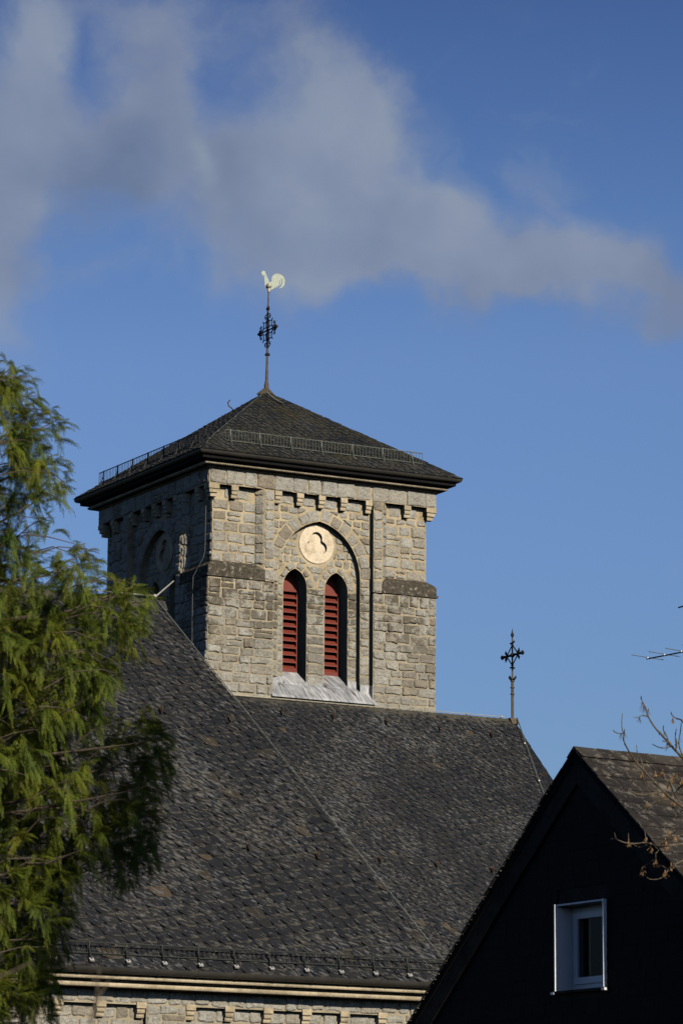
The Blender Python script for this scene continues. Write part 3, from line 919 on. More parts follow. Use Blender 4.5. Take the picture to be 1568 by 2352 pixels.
# snow guards on the tower roof
def snow_guard(p0, p1, up, out, h, step, posts, par, mat, pmat, rail=.014, barr=.0075, clipmat=None):
    """ladder-like guard: two rails, close upright bars, posts with a strut and a foot on the roof"""
    p0, p1, up, out = Vector(p0), Vector(p1), Vector(up), Vector(out)
    mb = MB(); L = (p1-p0).length; ax = (p1-p0)/L
    mb.tube([p0, p1], rail, 6); mb.tube([p0+up*h, p1+up*h], rail, 6)
    n = int(L/step)
    for k in range(n+1):
        q = p0+ax*(L*k/n)
        mb.tube([q, q+up*h*.5+out*.006*math.sin(k*1.7), q+up*h], barr, 4, False)
    root = mb.build("snow_guard", mat, par)
    for t in posts:
        q = p0+ax*t
        pb = MB()
        pb.tube([q-out*.0-up*.10, q+up*(h+.02)], .02, 5)
        pb.tube([q+up*(h*.55), q-up*.13+out*.12], .014, 5)
        pb.tube([q-up*.05+out*.16-up*.09, q-up*.03-out*.06], .016, 5)
        pb.build("guard_post", pmat, root)
        if clipmat:
            cb = MB(); cq = q-up*.15+out*.14
            cb.box((-.05, -.05, -.012), (.05, .05, .012), lambda x, y, z, cq=cq, up=up, out=out, ax=ax: tuple(cq+ax*x+(out*.8-up*.6)*y+up*z+out*z))
            cb.build("guard_foot", clipmat, root)
    return root
yg = -.06; zg_ = ZE+ss*(yg+OV)
posts = [.10+.97*k for k in range(7)]
snow_guard((.44, yg, zg_+.06), (6.53, yg, zg_+.06), (0, 0, 1), (0, -1, 0), .29, .098, [.14, 1.03, 1.98, 2.92, 3.88, 4.83, 5.76], tower, M_zinc, M_zinc)
snow_guard((yg, .5, zg_+.06), (yg, 6.9, zg_+.06), (0, 0, 1), (-1, 0, 0), .29, .098, [.3, 1.25, 2.2, 3.2, 4.2, 5.15, 6.1], tower, M_dkzinc, M_dkzinc)

# conductor on the near hip of the tower roof and the down wire on the shaded side
cw = MB()
hip = [Vector((-OV+.0, -OV, ZE+.06)).lerp(Vector((3.5, 3.5, APX+.05)), t) for t in (0.06, .2, .4, .6, .8, .97)]
M_hipw = M_gwire
cw.tube([Vector((-.3, .35, ZE+.12)), Vector((-.2, .1, ZE+.15)), Vector((-.22, -.2, ZE+.2))]+hip[1:], .009, 5)
for t in (.12, .25, .38, .51, .64, .77, .9):
    q = Vector((-OV, -OV, ZE+.05)).lerp(Vector((3.5, 3.5, APX+.04)), t); cw.sphere(q, .028, 5)
cw.tube([(3.3, 3.1, APX-.10), (3.45, 2.9, APX-.32), (3.62, 2.72, APX-.46)], [.03, .03, .02], 6)
cw.build("hip_conductor", M_zinc, tower)
dw = MB()
dw.tube([(.13, .45, 22.10), (.13, .47, 20.75), (.10, .50, 20.55), (-.09, .72, 20.05), (-.09, .74, 19.5), (-.07, .74, 15.0)], .011, 5)
for z in (21.6, 20.9): dw.sphere((.13, .46, z), .022, 5)
for z in (19.3, 18.0, 17.2): dw.sphere((-.07, .74, z), .022, 5)
dw.tube([(-.02, .62, 22.93), (-.10, .42, 22.62)], .011, 5)
dw.build("down_conductor", M_gwire, tower)
hk = MB(); hk.tube([(2.80, 4.14, 25.62), (2.72, 4.16, 25.70), (2.66, 4.18, 25.74), (2.64, 4.2, 25.84), (2.70, 4.18, 25.92)], .018, 6)
hk.build("roof_hook", M_rust, tower)

# ------------------------------------------------------------------ weather vane
vane = thing("weather_vane", "pale gilded rooster vane above dark scrollwork cross on the tower roof peak", "weather vane")
VB = Vector((3.5, 3.5, APX))
vb = MB()
pl_ = [(0, 0, 0), (.012, 0, .86), (.02, 0, 1.9), (.035, 0, 3.0)]
vb.tube([VB+Vector(p) for p in pl_], [.052, .036, .028, .018], 8)
vb.lathe([(.075, .0), (.07, .22), (.05, .30), (.045, .34)], VB, 8)
vb.build("pole", M_pole, vane)
cp = MB()
cp.lathe([(.30, -.16), (.31, -.135), (.12, .02), (.07, .06)], VB+Vector((0, 0, .06)), 4)
cp.build("base_cap", M_pole, vane)
# scrollwork cross standing in the plane of the tower's side walls
sc_ = MB(); CC = VB+Vector((.02, 0, 1.80))
def S(a, b): return CC+Vector((.0, -a, b))
def spiral(cx, cz, r0, r1, a0, turns, n=16):
    return [S(cx+(r0+(r1-r0)*k/n)*math.cos(a0+turns*2*math.pi*k/n), cz+(r0+(r1-r0)*k/n)*math.sin(a0+turns*2*math.pi*k/n)) for k in range(n+1)]
sc_.tube([S(-.50, 0), S(.50, 0)], .022, 6)
sc_.tube([S(0, -.72), S(0, .72)], .026, 6)
for sx in (-1, 1):
    # clubbed arm ends
    for da, db in ((.50, 0), (.455, .05), (.455, -.05), (.55, 0)):
        sc_.sphere(S(sx*da, db), .042, 6)
    for sz in (-1, 1):
        # arm-end scrolls
        sc_.tube([S(sx*.30, sz*.02), S(sx*.36, sz*.06)]+[S(sx*(.40+.055*math.cos(t)), sz*(.135+.06*math.sin(t))) for t in [(-2.3+.42*k) for k in range(13)]], .014, 5)
        sc_.sphere(S(sx*.40, sz*.135), .022, 5)
        # curved diamond in each quarter
        P0, P1, P2, P3 = (.015, .34), (.30, .305), (.33, .02), (.06, .06)
        def arc(p, q, bend):
            mx, mz = (p[0]+q[0])/2, (p[1]+q[1])/2
            cx, cz = .165, .175
            return [S(sx*(x0), sz*(z0)) for x0, z0 in [((1-t)**2*p[0]+2*t*(1-t)*(mx+(cx-mx)*bend)+t*t*q[0], (1-t)**2*p[1]+2*t*(1-t)*(mz+(cz-mz)*bend)+t*t*q[1]) for t in [k/8 for k in range(9)]]]
        sc_.tube(arc(P0, P1, 1.0), .014, 5); sc_.tube(arc(P1, P2, 1.0), .014, 5)
        sc_.tube(arc(P0, P3, .9), .014, 5); sc_.tube(arc(P3, P2, .9), .014, 5)
        # scrolls near the top and the foot of the cross
        bz = .56
        sc_.tube([S(0, sz*(bz-.04)), S(sx*.07, sz*(bz-.08)) if sz > 0 else S(sx*.07, sz*(bz-.06))]+[S(sx*(.115+.052*math.cos(t)), sz*(bz-.155+.06*math.sin(t))) for t in [(2.2-.42*k) for k in range(13)]], .013, 5)
        sc_.sphere(S(sx*.115, sz*(bz-.155)), .02, 5)
    sc_.tube([S(0, .60), S(sx*.06, .62), S(sx*.09, .67)], .014, 5)
sc_.lathe([(.03, -.05), (.075, -.03), (.08, .0), (.05, .03), (.03, .05)], CC+Vector((0, 0, -.70)), 8)
sc_.lathe([(.03, -.04), (.06, .0), (.03, .04)], CC+Vector((0, 0, .62)), 8)
sc_.sphere(CC, .055, 8)
sc_.build("scrollwork_cross", M_iron, vane)
BT = VB+Vector((.045, .0, 3.10))
bl = MB(); bl.sphere(BT, .088, 12); bl.lathe([(.042, -.18), (.044, -.08), (.04, -.06)], BT, 10); bl.build("ball", M_ball, vane, smooth=True)
RO = [(362,232),(385,228),(384,207),(390,190),(396,206),(402,182),(411,206),(418,185),(424,208),(440,195),(440,220),(448,238),(462,270),(480,310),(500,355),(510,390),(522,402),(545,398),(556,375),(553,330),(562,300),(585,270),(615,250),(650,240),(700,248),(745,275),(775,315),(790,360),(788,410),(772,460),(740,495),(705,510),(680,512),(708,494),(728,465),(740,430),(745,390),(738,350),(722,322),(716,325),(728,365),(728,400),(716,440),(700,470),(694,478),(700,440),(704,400),(698,360),(690,360),(692,400),(684,440),(668,485),(655,470),(640,500),(625,505),(615,485),(600,508),(575,530),(540,540),(500,535),(470,525),(450,500),(438,450),(432,400),(430,340),(420,290),(408,272),(398,286),(384,272),(390,255),(375,245)]
rb = MB()
vdir = Vector((math.cos(AZ-.05), -math.sin(AZ-.05), 0))
def rf(a, d, z): return tuple(BT+vdir*((a-508)*.00161)+Vector((0, 0, 1))*(-(z-468)*.00161)+Vector((vdir.y, -vdir.x, 0))*d)
rb.prism([(a, z) for a, z in RO], rf, -.012, .012)
rb.build("rooster", M_rooster, vane)

# ------------------------------------------------------------------ roofs of the church bodies
def hooks(par, pts, slope, mat=M_rust):
    for p in pts:
        p = Vector(p); mb = MB(); u = Vector((0, 1, slope)).normalized(); n = Vector((0, -slope, 1)).normalized()
        mb.tube([p+u*.10+n*.02, p-u*.05+n*.03, p-u*.10+n*.09, p-u*.06+n*.15, p+u*.06+n*.17], [.02, .022, .022, .02, .012], 6)
        mb.build("roof_hook", mat, par)

# near body (the wide roof whose hip runs down across the picture)
nave = thing("church_nave", "wide church body with long slate roof, snow guard and pale corbelled stone eaves", "church building")
T1 = 1.525; A1 = Vector((-6.359, -10.0, 17.187)); RUN = 6.0; K1 = .8
ye1 = -10-RUN; ze1 = A1.z-T1*RUN; XL = -26.0; xe1 = A1.x+K1*RUN
SL1 = math.sqrt(1+T1*T1)
dk = MB()
vs = [(XL, ye1, ze1), (xe1, ye1, ze1), A1, (XL, -10, A1.z), (xe1, -10+RUN, ze1), (XL, -10+RUN, ze1)]
dk.add(vs, [(0, 1, 2, 3), (1, 4, 2), (3, 2, 4, 5), (0, 3, 5)])
dk.v = [(x, y, z-.03) for x, y, z in dk.v]
dk.build("roof_deck", M_deck, nave)
rng = random.Random(7); mb = MB()
U, V = Vector((1, 0, 0)), Vector((0, 1, T1))/SL1; N = U.cross(V).normalized(); O = Vector((xe1, ye1, ze1))
lenv = RUN*SL1
for (v0, v1, w, h) in ((-.04, 3.3, .39, .285), (3.3, 6.8, .345, .25), (6.8, lenv, .30, .215)):
    slates(mb, O, U, V, N, [(-14.5, v0), (-K1*v0/SL1, v0), (-K1*v1/SL1, v1), (-14.5, v1)], w, h, R(11), rng, .017)
# courses of the hidden hip end, larger pieces
U2 = Vector((0, 1, 0)); sl2 = T1*RUN/(K1*RUN); V2 = Vector((-1, 0, sl2)).normalized(); N2 = U2.cross(V2).normalized()
Lh = K1*RUN*math.sqrt(1+sl2*sl2)
slates(mb, Vector((xe1, ye1+RUN, ze1)), U2, V2, N2, [(-RUN, -.03), (RUN, -.03), (0.05, Lh), (-.05, Lh)], .3, .28, R(11), rng, .017)
mb.build("roof_slates", M_slate, nave, fix=False)
# ridge course: larger slates laid over the top edge
rc = MB(); rng = random.Random(3)
x = -14.0
while x < A1.x-.05:
    w = rng.uniform(.22, .3)
    z = A1.z
    rc.add([(x, -10.16, z-.20), (x+w+.05, -10.17, z-.21), (x+w+.05, -10.0, z+.035), (x, -10.0, z+.05), (x, -9.85, z-.18), (x+w+.05, -9.85, z-.18)],
           [(0, 1, 2, 3), (3, 2, 5, 4)]); x += w
rc.build("ridge_slates", M_slate, nave, fix=False)
cw = MB()
Ahi = A1+Vector((0, 0, .1)); E1 = Vector((xe1, ye1, ze1+.08))
cw.tube([Ahi+Vector((0, 0, -.02)), Ahi.lerp(E1, .3), Ahi.lerp(E1, .6), E1], .012, 5)
cw.build("hip_conductor", M_gwire, nave)
for k in range(11):
    cl = MB(); q = Ahi.lerp(E1, .035+k*.093); cl.sphere(q, .026, 6); cl.build("conductor_clip", M_zinc, nave)
rw = MB()
rw.tube([(-14, -10, A1.z+.12), (-10, -10, A1.z+.11), (-8.2, -10, A1.z+.13), Ahi+Vector((0, 0, .03))], .016, 5)
rw.sphere(Ahi+Vector((-.02, 0, .02)), .06, 6)
rw.tube([Ahi+Vector((0, 0, .02)), Ahi+Vector((.42, -.10, .42))], [.022, .016], 6)
rw.build("ridge_conductor", M_wire, nave)
hooks(nave, [(-7.13, -11.91, 14.29), (-5.39, -11.96, 14.21), (-5.94, -14.04, 11.03), (-4.24, -14.11, 10.92)], T1)
# gutter, cornice, frieze, wall
gb = MB(); gy, gz = -16.07, 8.055
pa = [(gy-.105*math.cos(t), gz-.13*math.sin(t)) for t in [math.pi*k/8 for k in range(9)]]
n = len(pa)
pb_ = [(gy-.095*math.cos(t), gz-.118*math.sin(t)) for t in [math.pi*k/8 for k in range(8, -1, -1)]]
pp = pa+pb_
def sweep3(mb, pp, yc):
    """profile along the eaves and round the corner of the nave"""
    k = len(pp); vs = []
    for y, z in pp:
        o = yc-y
        vs += [(XL, y, z), (xe1-.14+o+(ye1*0), y, z), (xe1-.14+o, -4.2+o, z)]
    fs = []
    for i in range(k):
        j = (i+1) % k
        for s_ in range(2): fs.append((i*3+s_, i*3+s_+1, j*3+s_+1, j*3+s_))
    mb.add(vs, fs)
sweep3(gb, pp, -16.0)
for k in range(12):
    x = -2.6-k*.93
    vs = [(x, gy-.11*math.cos(t), gz-.136*math.sin(t)) for t in [math.pi*q/8 for q in range(9)]]
    vs += [(x+.06, b_, c) for a, b_, c in vs]
    gb.add(vs, [(q, q+1, q+10, q+9) for q in range(8)])
gb.build("gutter", M_gutter, nave, smooth=True)
fl = MB(); fl.add([(XL, -16.12, 8.035), (xe1+.05, -16.12, 8.035), (xe1+.05, -15.95, 8.06), (XL, -15.95, 8.06), (XL, -16.12, 8.02), (xe1+.05, -16.12, 8.02)], [(0, 1, 2, 3), (0, 4, 5, 1)])
fl.build("eaves_sheet", M_gutter, nave)
slb = MB(); rng = random.Random(77)
cn = MB()
YW = -15.45
def roll(yc, zc, r, back):
    return [(yc-r*math.cos(t), zc+r*math.sin(t)) for t in [-math.pi/2+math.pi*k/8 for k in range(9)]]+[(back, zc+r), (back, zc-r)]
sweep3(cn, roll(-15.955, 7.86, .05, -15.2), YW)
sweep3(cn, [(-15.82, 7.815), (-15.82, 7.785), (-15.2, 7.785), (-15.2, 7.815)], YW)
sweep3(cn, roll(-15.80, 7.715, .062, -15.2), YW)
cn.build("cornice", M_cream, nave, smooth=True)
so = MB(); so.box((XL, -15.95, 7.915), (xe1-.2, -15.2, 8.0)); so.build("soffit", M_gutter, nave)
xw = -2.36
nw = MB()
nw.box((XL, YW+.15, 0), (xw, -5.0, 7.60)); nw.box((XL, YW, 7.34), (xw, YW+.16, 7.70))
for lo, hi in ((-13.2, -12.2), (-9.05, -8.10), (-3.17, xw)): nw.box((lo, YW, 0), (hi, YW+.16, 7.34))
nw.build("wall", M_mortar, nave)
sn = MB(); rng = random.Random(21)
frn = lambda a, d, z: (a, YW+d, z)
lay(sn, courses(-14, xw, 7.36, 7.665, rng, (.30, .31), (.30, .52)), frn, 0, rng, .014, .02)
for lo, hi in ((-13.2, -12.2), (-9.05, -8.10), (-3.17, xw)): lay(sn, courses(lo, hi, 5.4, 7.35, rng, (.2, .3), (.25, .5)), frn, 0, rng)
lay(sn, courses(-14, xw, 5.4, 7.32, rng, (.2, .28), (.28, .5)), frn, .15, rng)
# rough lintel stones overhanging between the corbels
sn.build("stonework", M_stone, nave)
for c in (-11.12, -10.12, -9.17, -7.99, -7.05, -6.11, -5.16, -4.21, -3.26):
    corbel(c, lambda a, d, z: (a, YW-.02+d*1.1, z), .18, .23, "corbel", nave, 7.40, 1.0, 1.0)
y_g = -15.84
snow_guard((-14, y_g, 8.36), (-1.85, y_g, 8.36), (0, 0, 1), (0, -1, 0), .23, .12, [14-10.6+.86*k for k in range(-3, 10)], nave, M_dkzinc, M_dkzinc, .016, .008, M_clip)

# far body (the smaller slates below the tower window, ending at the cross finial)
choir = thing("church_choir", "lower church body under the tower window with fine slate roof and pointed hip end", "church building")
T2 = 1.43; ZR = 16.74; XE = 9.40; Y0 = -.15; XC = -1.5
SL2 = math.sqrt(1+T2*T2)
RUN2 = 6.0; yb2 = Y0-RUN2; zb2 = ZR-T2*RUN2
P0 = Vector((XC, Y0, ZR)); Ee = Vector((XE, Y0, ZR)); B0 = Vector((XC, yb2, zb2)); B1 = Vector((XE-.2, yb2, zb2))
S1 = Vector((XE+1.22*4.6, Y0+.6, ZR-1.46*4.6+.2))                    # silhouette hip
Sm = Vector((11.9, Y0+.1, 13.6))
dk = MB()
dk.add([P0, Ee, B1, B0, S1, Vector((S1.x-3.0, 6.2, S1.z)), Vector((XC, 6.2, zb2))], [(0, 1, 2, 3), (1, 2, 4), (1, 4, 5), (0, 1, 5, 6)])
dk.v = [(x, y, z-.03) for x, y, z in dk.v]
dk.build("roof_deck", M_deck, choir)
rng = random.Random(17); mb = MB()
U, V = Vector((1, 0, 0)), Vector((0, 1, T2))/SL2; N = U.cross(V).normalized(); O = Vector((0, yb2, zb2)); lv = RUN2*SL2
for (v0, v1, w, h) in ((0, 3.5, .275, .205), (3.5, 7.2, .25, .185), (7.2, lv-.02, .23, .17)):
    slates(mb, O, U, V, N, [(XC, v0), (XE-.2+.2*v0/lv, v0), (XE-.2+.2*v1/lv, v1), (XC, v1)], w, h, R(11), rng, .014)
# the hip end
Na = (B1-Ee).cross(S1-Ee).normalized()
if Na.z < 0: Na = -Na
Ua = Vector((0, 0, 1)).cross(Na).normalized(); Va = Na.cross(Ua).normalized()
def loc(p): d = Vector(p)-Ee; return (d.dot(Ua), d.dot(Va))
reg = [loc(B1), loc(S1), loc(Ee)]
if sum(reg[i][0]*reg[(i+1) % 3][1]-reg[(i+1) % 3][0]*reg[i][1] for i in range(3)) < 0: reg = reg[::-1]
slates(mb, Ee, Ua, Va, Na, reg, .19, .17, R(11), rng, .014)
mb.build("roof_slates", M_slate_far, choir, fix=False)
rc = MB(); rng = random.Random(5); x = XC
while x < XE-.1:
    w = rng.uniform(.17, .23)
    rc.add([(x-.03, Y0-.13, ZR-.17), (x+w+.0, Y0-.14, ZR-.18), (x+w+.07, Y0, ZR+.03), (x, Y0, ZR+.045), (x, Y0+.12, ZR-.12), (x+w, Y0+.12, ZR-.12)], [(0, 1, 2, 3), (3, 2, 5, 4)])
    x += w
rc.build("ridge_slates", M_slate, choir, fix=False)
rw = MB(); rw.tube([(-.5, Y0-.06, ZR+.03), (4, Y0-.06, ZR+.045), (7.0, Y0-.02, ZR+.075), (9.1, Y0, ZR+.085)], .011, 5)
for x in (7.9, 9.0): rw.sphere((x, Y0, ZR+.075), .04, 5)
rw.build("ridge_conductor", M_wire, choir)
hc = MB(); up_ = Vector((.02, -.04, .07)); B1h = B1+up_; Eh = Ee+up_
hc.tube([Eh+Vector((.03, -.05, 0)), Eh.lerp(B1h, .2), Eh.lerp(B1h, .5), B1h], .018, 5); hc.build("hip_conductor", M_gwire, choir)
for t in (.09, .22, .36, .5):
    cl = MB(); cl.sphere(Eh.lerp(B1h, t), .032, 6); cl.build("conductor_clip", M_clip, choir)
hooks(choir, [(2.0, -.43, 16.36), (3.55, -.43, 16.36), (5.17, -.45, 16.33), (6.82, -.49, 16.27), (8.42, -.53, 16.21), (3.40, -3.31, 12.24), (5.08, -3.34, 12.20), (6.74, -3.38, 12.15)], T2)
for t, s_ in ((.22, .25), (.30, .62)):
    p = Ee.lerp(B1, t*1.0).lerp(Ee.lerp(S1, t*.75), s_+.2)
    mb = MB(); mb.tube([p+Na*.02, p+Na*.06+Va*-.12, p+Na*.18+Va*-.12, p+Na*.24+Va*.02], [.02, .022, .02, .012], 6); mb.build("roof_hook", M_rust, choir)
cwll = MB(); cwll.box((XC, yb2+.45, 0), (XE-.6, 6.0, zb2+.15)); cwll.build("wall", M_mortar, choir)

# cross finial at the ridge end
fin = thing("cross_finial", "slender dark iron cross finial standing on the choir ridge end", "finial")
FB = Vector((9.36, Y0, ZR))
fb = MB()
fb.tube([FB+Vector((0, 0, -.05)), FB+Vector((0, 0, 1.10))], .038, 6)
fb.tube([FB+Vector((0, 0, 1.10)), FB+Vector((0, 0, 2.36))], [.026, .02], 6)
for z in (.74, .92, 1.105): fb.lathe([(.04, -.015), (.066, -.012), (.066, .012), (.04, .015)], FB+Vector((0, 0, z)), 8)
fb.build("pole", M_pole, fin)
bs = MB()
bs.box((-.13, -.09, -.10), (.11, .09, .06), lambda x, y, z: tuple(FB+Vector((x+(.06 if z < 0 else 0), y*(1.3 if z < 0 else 1), z)))); bs.build("base_block", M_pole, fin)
cs = MB(); FC = FB+Vector((0, 0, 1.83))
def F(a, b): return FC+Vector((0, -a, b))
cs.tube([F(-.5, 0), F(.5, 0)], .034, 6)
for sx in (-1, 1):
    cs.tube([F(sx*.42, 0), F(sx*.50, .0), F(sx*.54, .0), F(sx*.61, 0)], [.045, .032, .065, .004], 6)
    cs.tube([F(sx*.54, -.075), F(sx*.535, 0), F(sx*.54, .075)], [.006, .04, .006], 5)
    for sz in (-1, 1):
        cs.tube([F(sx*.29, sz*.02), F(sx*.02, sz*.27)], .018, 5)
        cs.tube([F(sx*.28, sz*.02), F(sx*.34, sz*.09), F(sx*.36, sz*.17)], [.02, .04, .004], 5)
        cs.tube([F(0, sz*.33), F(sx*.05, sz*.345), F(sx*.10, sz*(.36+.02*sx))], [.02, .022, .03], 5)
for sz in (-1, 1): cs.lathe([(.025, -.02), (.05, 0), (.025, .02)], F(0, sz*.285), 8)
cs.sphere(FC, .07, 6)
cs.lathe([(.02, -.07), (.045, -.03), (.05, .01), (.028, .05), (.016, .10), (.002, .19)], FB+Vector((0, 0, 2.40)), 8)
cs.build("cross", M_iron, fin)
for a in (20, 110, 200, 290):
    d = Vector((math.cos(R(a)), math.sin(R(a)), 0))
    q = FB+Vector((0, 0, 1.15))
    lf = MB(); lf.tube([q, q+d*.06, q+d*.11+Vector((0, 0, .05)), q+d*.13+Vector((0, 0, .10))], [.012, .03, .03, .004], 5)
    lf.build("iron_leaf", M_iron, fin)


# ------------------------------------------------------------------ house in front
house = thing("gable_house", "black slate-clad house gable with one white window, in shadow", "house")
HA = Vector((-17.359, -46.046, 8.734))
rd = Vector((.9963, .0854, 0)); gd = Vector((-.0854, .9963, 0))
SLf, SRt = .888, .828           # falls of the far and near roof slopes
def H(a, d, z): return tuple(HA+gd*a+rd*d+Vector((0, 0, z)))
LF, LN = 4.6, 4.9
# gable wall with the window opening
WN = [(-.600, -3.26), (.480, -3.26), (.480, -2.085), (-.600, -2.085)]
gw = MB()
OVH = .06
zbase = -HA.z
ga = [(LF-.3, zbase), (LF-.3, -SLf*(LF-.3)-.12), (0, -.12), (-(LN-.3), -SRt*(LN-.3)-.12), (-(LN-.3), zbase)]
gw.panel(ga, [WN], H, OVH, OVH+.36)
for a in (LF-.3, -(LN-.3)):
    gw.add([H(a, OVH, zbase), H(a, 9, zbase), H(a, 9, (-SLf*abs(a) if a > 0 else -SRt*abs(a))-.12), H(a, OVH, (-SLf*abs(a) if a > 0 else -SRt*abs(a))-.12)], [(0, 1, 2, 3)])
gw.add([H(LF-.3, 9, zbase), H(-(LN-.3), 9, zbase), H(0, 9, -.1)], [(0, 1, 2)])
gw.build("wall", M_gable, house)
# slate cladding of the gable, butted in level courses
gc = MB(); rng = random.Random(9)
gregion = [(-(LN-.3), -SRt*(LN-.3)-.14), (-(LN-.3), -8.0), (LF-.3, -8.0), (LF-.3, -SLf*(LF-.3)-.14), (0, -.14)]
z = -8.0; row = 0
while z < -.2:
    h = .17; a = -(LN)+rng.random()*.3
    while a < LF:
        w = .30*rng.uniform(.9, 1.1)
        p = clip_poly([(a+.003, z), (a+w-.003, z), (a+w-.003, z+h*1.15), (a+.003, z+h*1.15)][::1], gregion[::-1] if False else gregion)
        ok = len(p) >= 3
        if ok:
            cz = sum(q[1] for q in p)/len(p); ca = sum(q[0] for q in p)/len(p)
            # pieces round the window are trimmed to it
            if -3.30 < cz < -2.03 or (z+h > -3.30 and z < -2.05):
                if a < -.61 < a+w: p = clip(p, 1, 0, -.61)
                elif a < .49 < a+w: p = clip(p, -1, 0, -.49)
                elif -.61 <= a and a+w <= .49: p = []
        if len(p) >= 3:
            t = rng.uniform(.006, .013)
            fr_ = [H(q[0], OVH-.004-t*(1-(q[1]-z)/(h*1.2)), q[1]) for q in p]
            bk_ = [H(q[0], OVH+.004, q[1]) for q in p]
            n = len(p)
            gc.add(fr_+bk_, [tuple(range(n))]+[(k, (k+1) % n, (k+1) % n+n, k+n) for k in range(n)], [q for q in p]*2)
        a += w
    z += h
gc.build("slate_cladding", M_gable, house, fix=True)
vb_ = MB()
for s_, LL, fall in ((1, LF-.05, SLf), (-1, LN-.05, SRt)):
    vb_.prism([(0, -.13), (s_*LL, -.13-fall*LL), (s_*LL, -.13-.34-fall*LL), (0, -.13-.34)], H, OVH-.045 if s_ > 0 else OVH-.043, OVH-.02)
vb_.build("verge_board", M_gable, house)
# roof
dk = MB()
th = .13
for s_, LL, fall in ((1, LF, SLf), (-1, LN, SRt)):
    vs = [H(0, 0.0, 0), H(s_*LL, 0.0, -fall*LL), H(s_*LL, 9.2, -fall*LL), H(0, 9.2, 0)]
    vs += [(x, y, z-th) for x, y, z in vs]
    dk.add(vs, [(0, 1, 2, 3), (4, 7, 6, 5), (0, 4, 5, 1), (1, 5, 6, 2), (2, 6, 7, 3)])
dk.build("roof_deck", M_deck, house)
rt = MB(); rng = random.Random(31)
sl = math.sqrt(1+SRt*SRt)
z = 0
Ur = rd; Vr = (gd+Vector((0, 0, SRt))).normalized(); Nr = Ur.cross(Vr).normalized()
Or = Vector(H(-LN, 0, -SRt*LN)); top = LN*sl
v = -.02; hh = .30
while v < top:
    u = -.03-rng.random()*.25
    while u < 9.2:
        w = rng.uniform(.28, .46)
        u0, u1, v0, v1 = max(u, -.035)+.003, min(u+w, 9.2)-.003, v+rng.uniform(-.012, .012), min(v+hh*1.3, top)
        if u1-u0 > .05:
            t = rng.uniform(.012, .024)
            q = [(u0, v0), (u1, v0+rng.uniform(-.012, .012)), (u1, v1), (u0, v1)]
            tp = [Or+Ur*a+Vr*b_+Nr*(t*(1-(b_-v0)/(v1-v0+1e-4)*.9)+.004) for a, b_ in q]
            bt = [Or+Ur*a+Vr*b_-Nr*.004 for a, b_ in q]
            rt.add(tp+bt, [(0, 1, 2, 3)]+[(k, (k+1) % 4, (k+1) % 4+4, k+4) for k in range(4)], q+q)
        u += w
    v += hh
# ridge pieces
u = -.03
while u < 9.2:
    w = rng.uniform(.35, .45)
    a, b_ = Vector(H(0, u, .035)), Vector(H(0, u+w+.03, .03))
    dn = -Vr*.26+Nr*.012; d2 = (gd*1.0-Vector((0, 0, SLf))).normalized()*.22
    rt.add([a, b_, b_+dn, a+dn, a+d2, b_+d2], [(0, 1, 2, 3), (0, 4, 5, 1)]); u += w
# far slope: only its edge pieces show along the verge
sl2_ = math.sqrt(1+SLf*SLf); Vf = (gd*-1+Vector((0, 0, SLf))).normalized(); Uf = rd
Of = Vector(H(LF, 0, -SLf*LF)); Nf = Vf.cross(Uf).normalized()
if Nf.z < 0: Nf = -Nf
v = 0
while v < LF*sl2_:
    st_v = rng.uniform(.16, .34)
    for u in [k*.36-.035 for k in range(26)]:
        t = rng.uniform(.005, .016); v1 = min(v+.40, LF*sl2_); j = rng.uniform(-.02, .02) if u < 0 else 0
        q = [(u+j, v), (u+.355, v), (u+.355, v1), (u+j, v1)]
        tp = [Of+Uf*a+Vf*b_+Nf*(t*(1-(b_-v)/.36*.8)+.004) for a, b_ in q]; bt = [Of+Uf*a+Vf*b_-Nf*.01 for a, b_ in q]
        rt.add(tp+bt, [(0, 1, 2, 3)]+[(k, (k+1) % 4, (k+1) % 4+4, k+4) for k in range(4)], q+q)
    v += st_v
rt.build("roof_slates", M_hroof, house, fix=True)
# window: white lining with proud edges, frame, casement, pane, curtain
wn = MB()
x0, x1, z0, z1 = -.600, .480, -3.26, -2.085
DP = OVH+.30
lt = .022
for (a0, a1) in ((x0, x0+lt), (x1-lt, x1)): wn.box((a0, OVH-.05, z0), (a1, DP, z1), H)
wn.box((x0+lt, OVH-.05, z1-lt), (x1-lt, DP, z1), H)
wroot = wn.build("window", M_white, house)
for (a0, a1) in ((x0-.009, x0+.009), (x1-.009, x1+.009)):
    ed = MB(); ed.box((a0, OVH-.070, z0-.03), (a1, OVH-.052, z1+.004), H); ed.build("edge_trim", M_white, wroot)
fm = MB()
fw = .085
fm.panel([(x0+lt, z0+.02), (x1-lt, z0+.02), (x1-lt, z1-lt), (x0+lt, z1-lt)], [[(x0+lt+fw, z0+.14), (x1-lt-fw, z0+.14), (x1-lt-fw, z1-lt-.12), (x0+lt+fw, z1-lt-.12)]], H, DP-.08, DP+.04, True)
cz0, cz1, ca0, ca1 = z0+.10, z1-lt-.09, x0+lt+.055, x1-lt-.055
fm.panel([(ca0, cz0), (ca1, cz0), (ca1, cz1), (ca0, cz1)], [[(ca0+.08, cz0+.09), (ca1-.08, cz0+.09), (ca1-.08, cz1-.08), (ca0+.08, cz1-.08)]], H, DP-.105, DP-.05, True)
fm.build("frame", M_white, wroot)
pn = MB(); pn.box((ca0+.07, DP-.075, cz0+.08), (ca1-.07, DP-.068, cz1-.07), H); pn.build("pane", M_glass, wroot)
ct = MB()
fold = [(x0+.30+k*.012, .012*math.sin(k*1.5)) for k in range(9)]
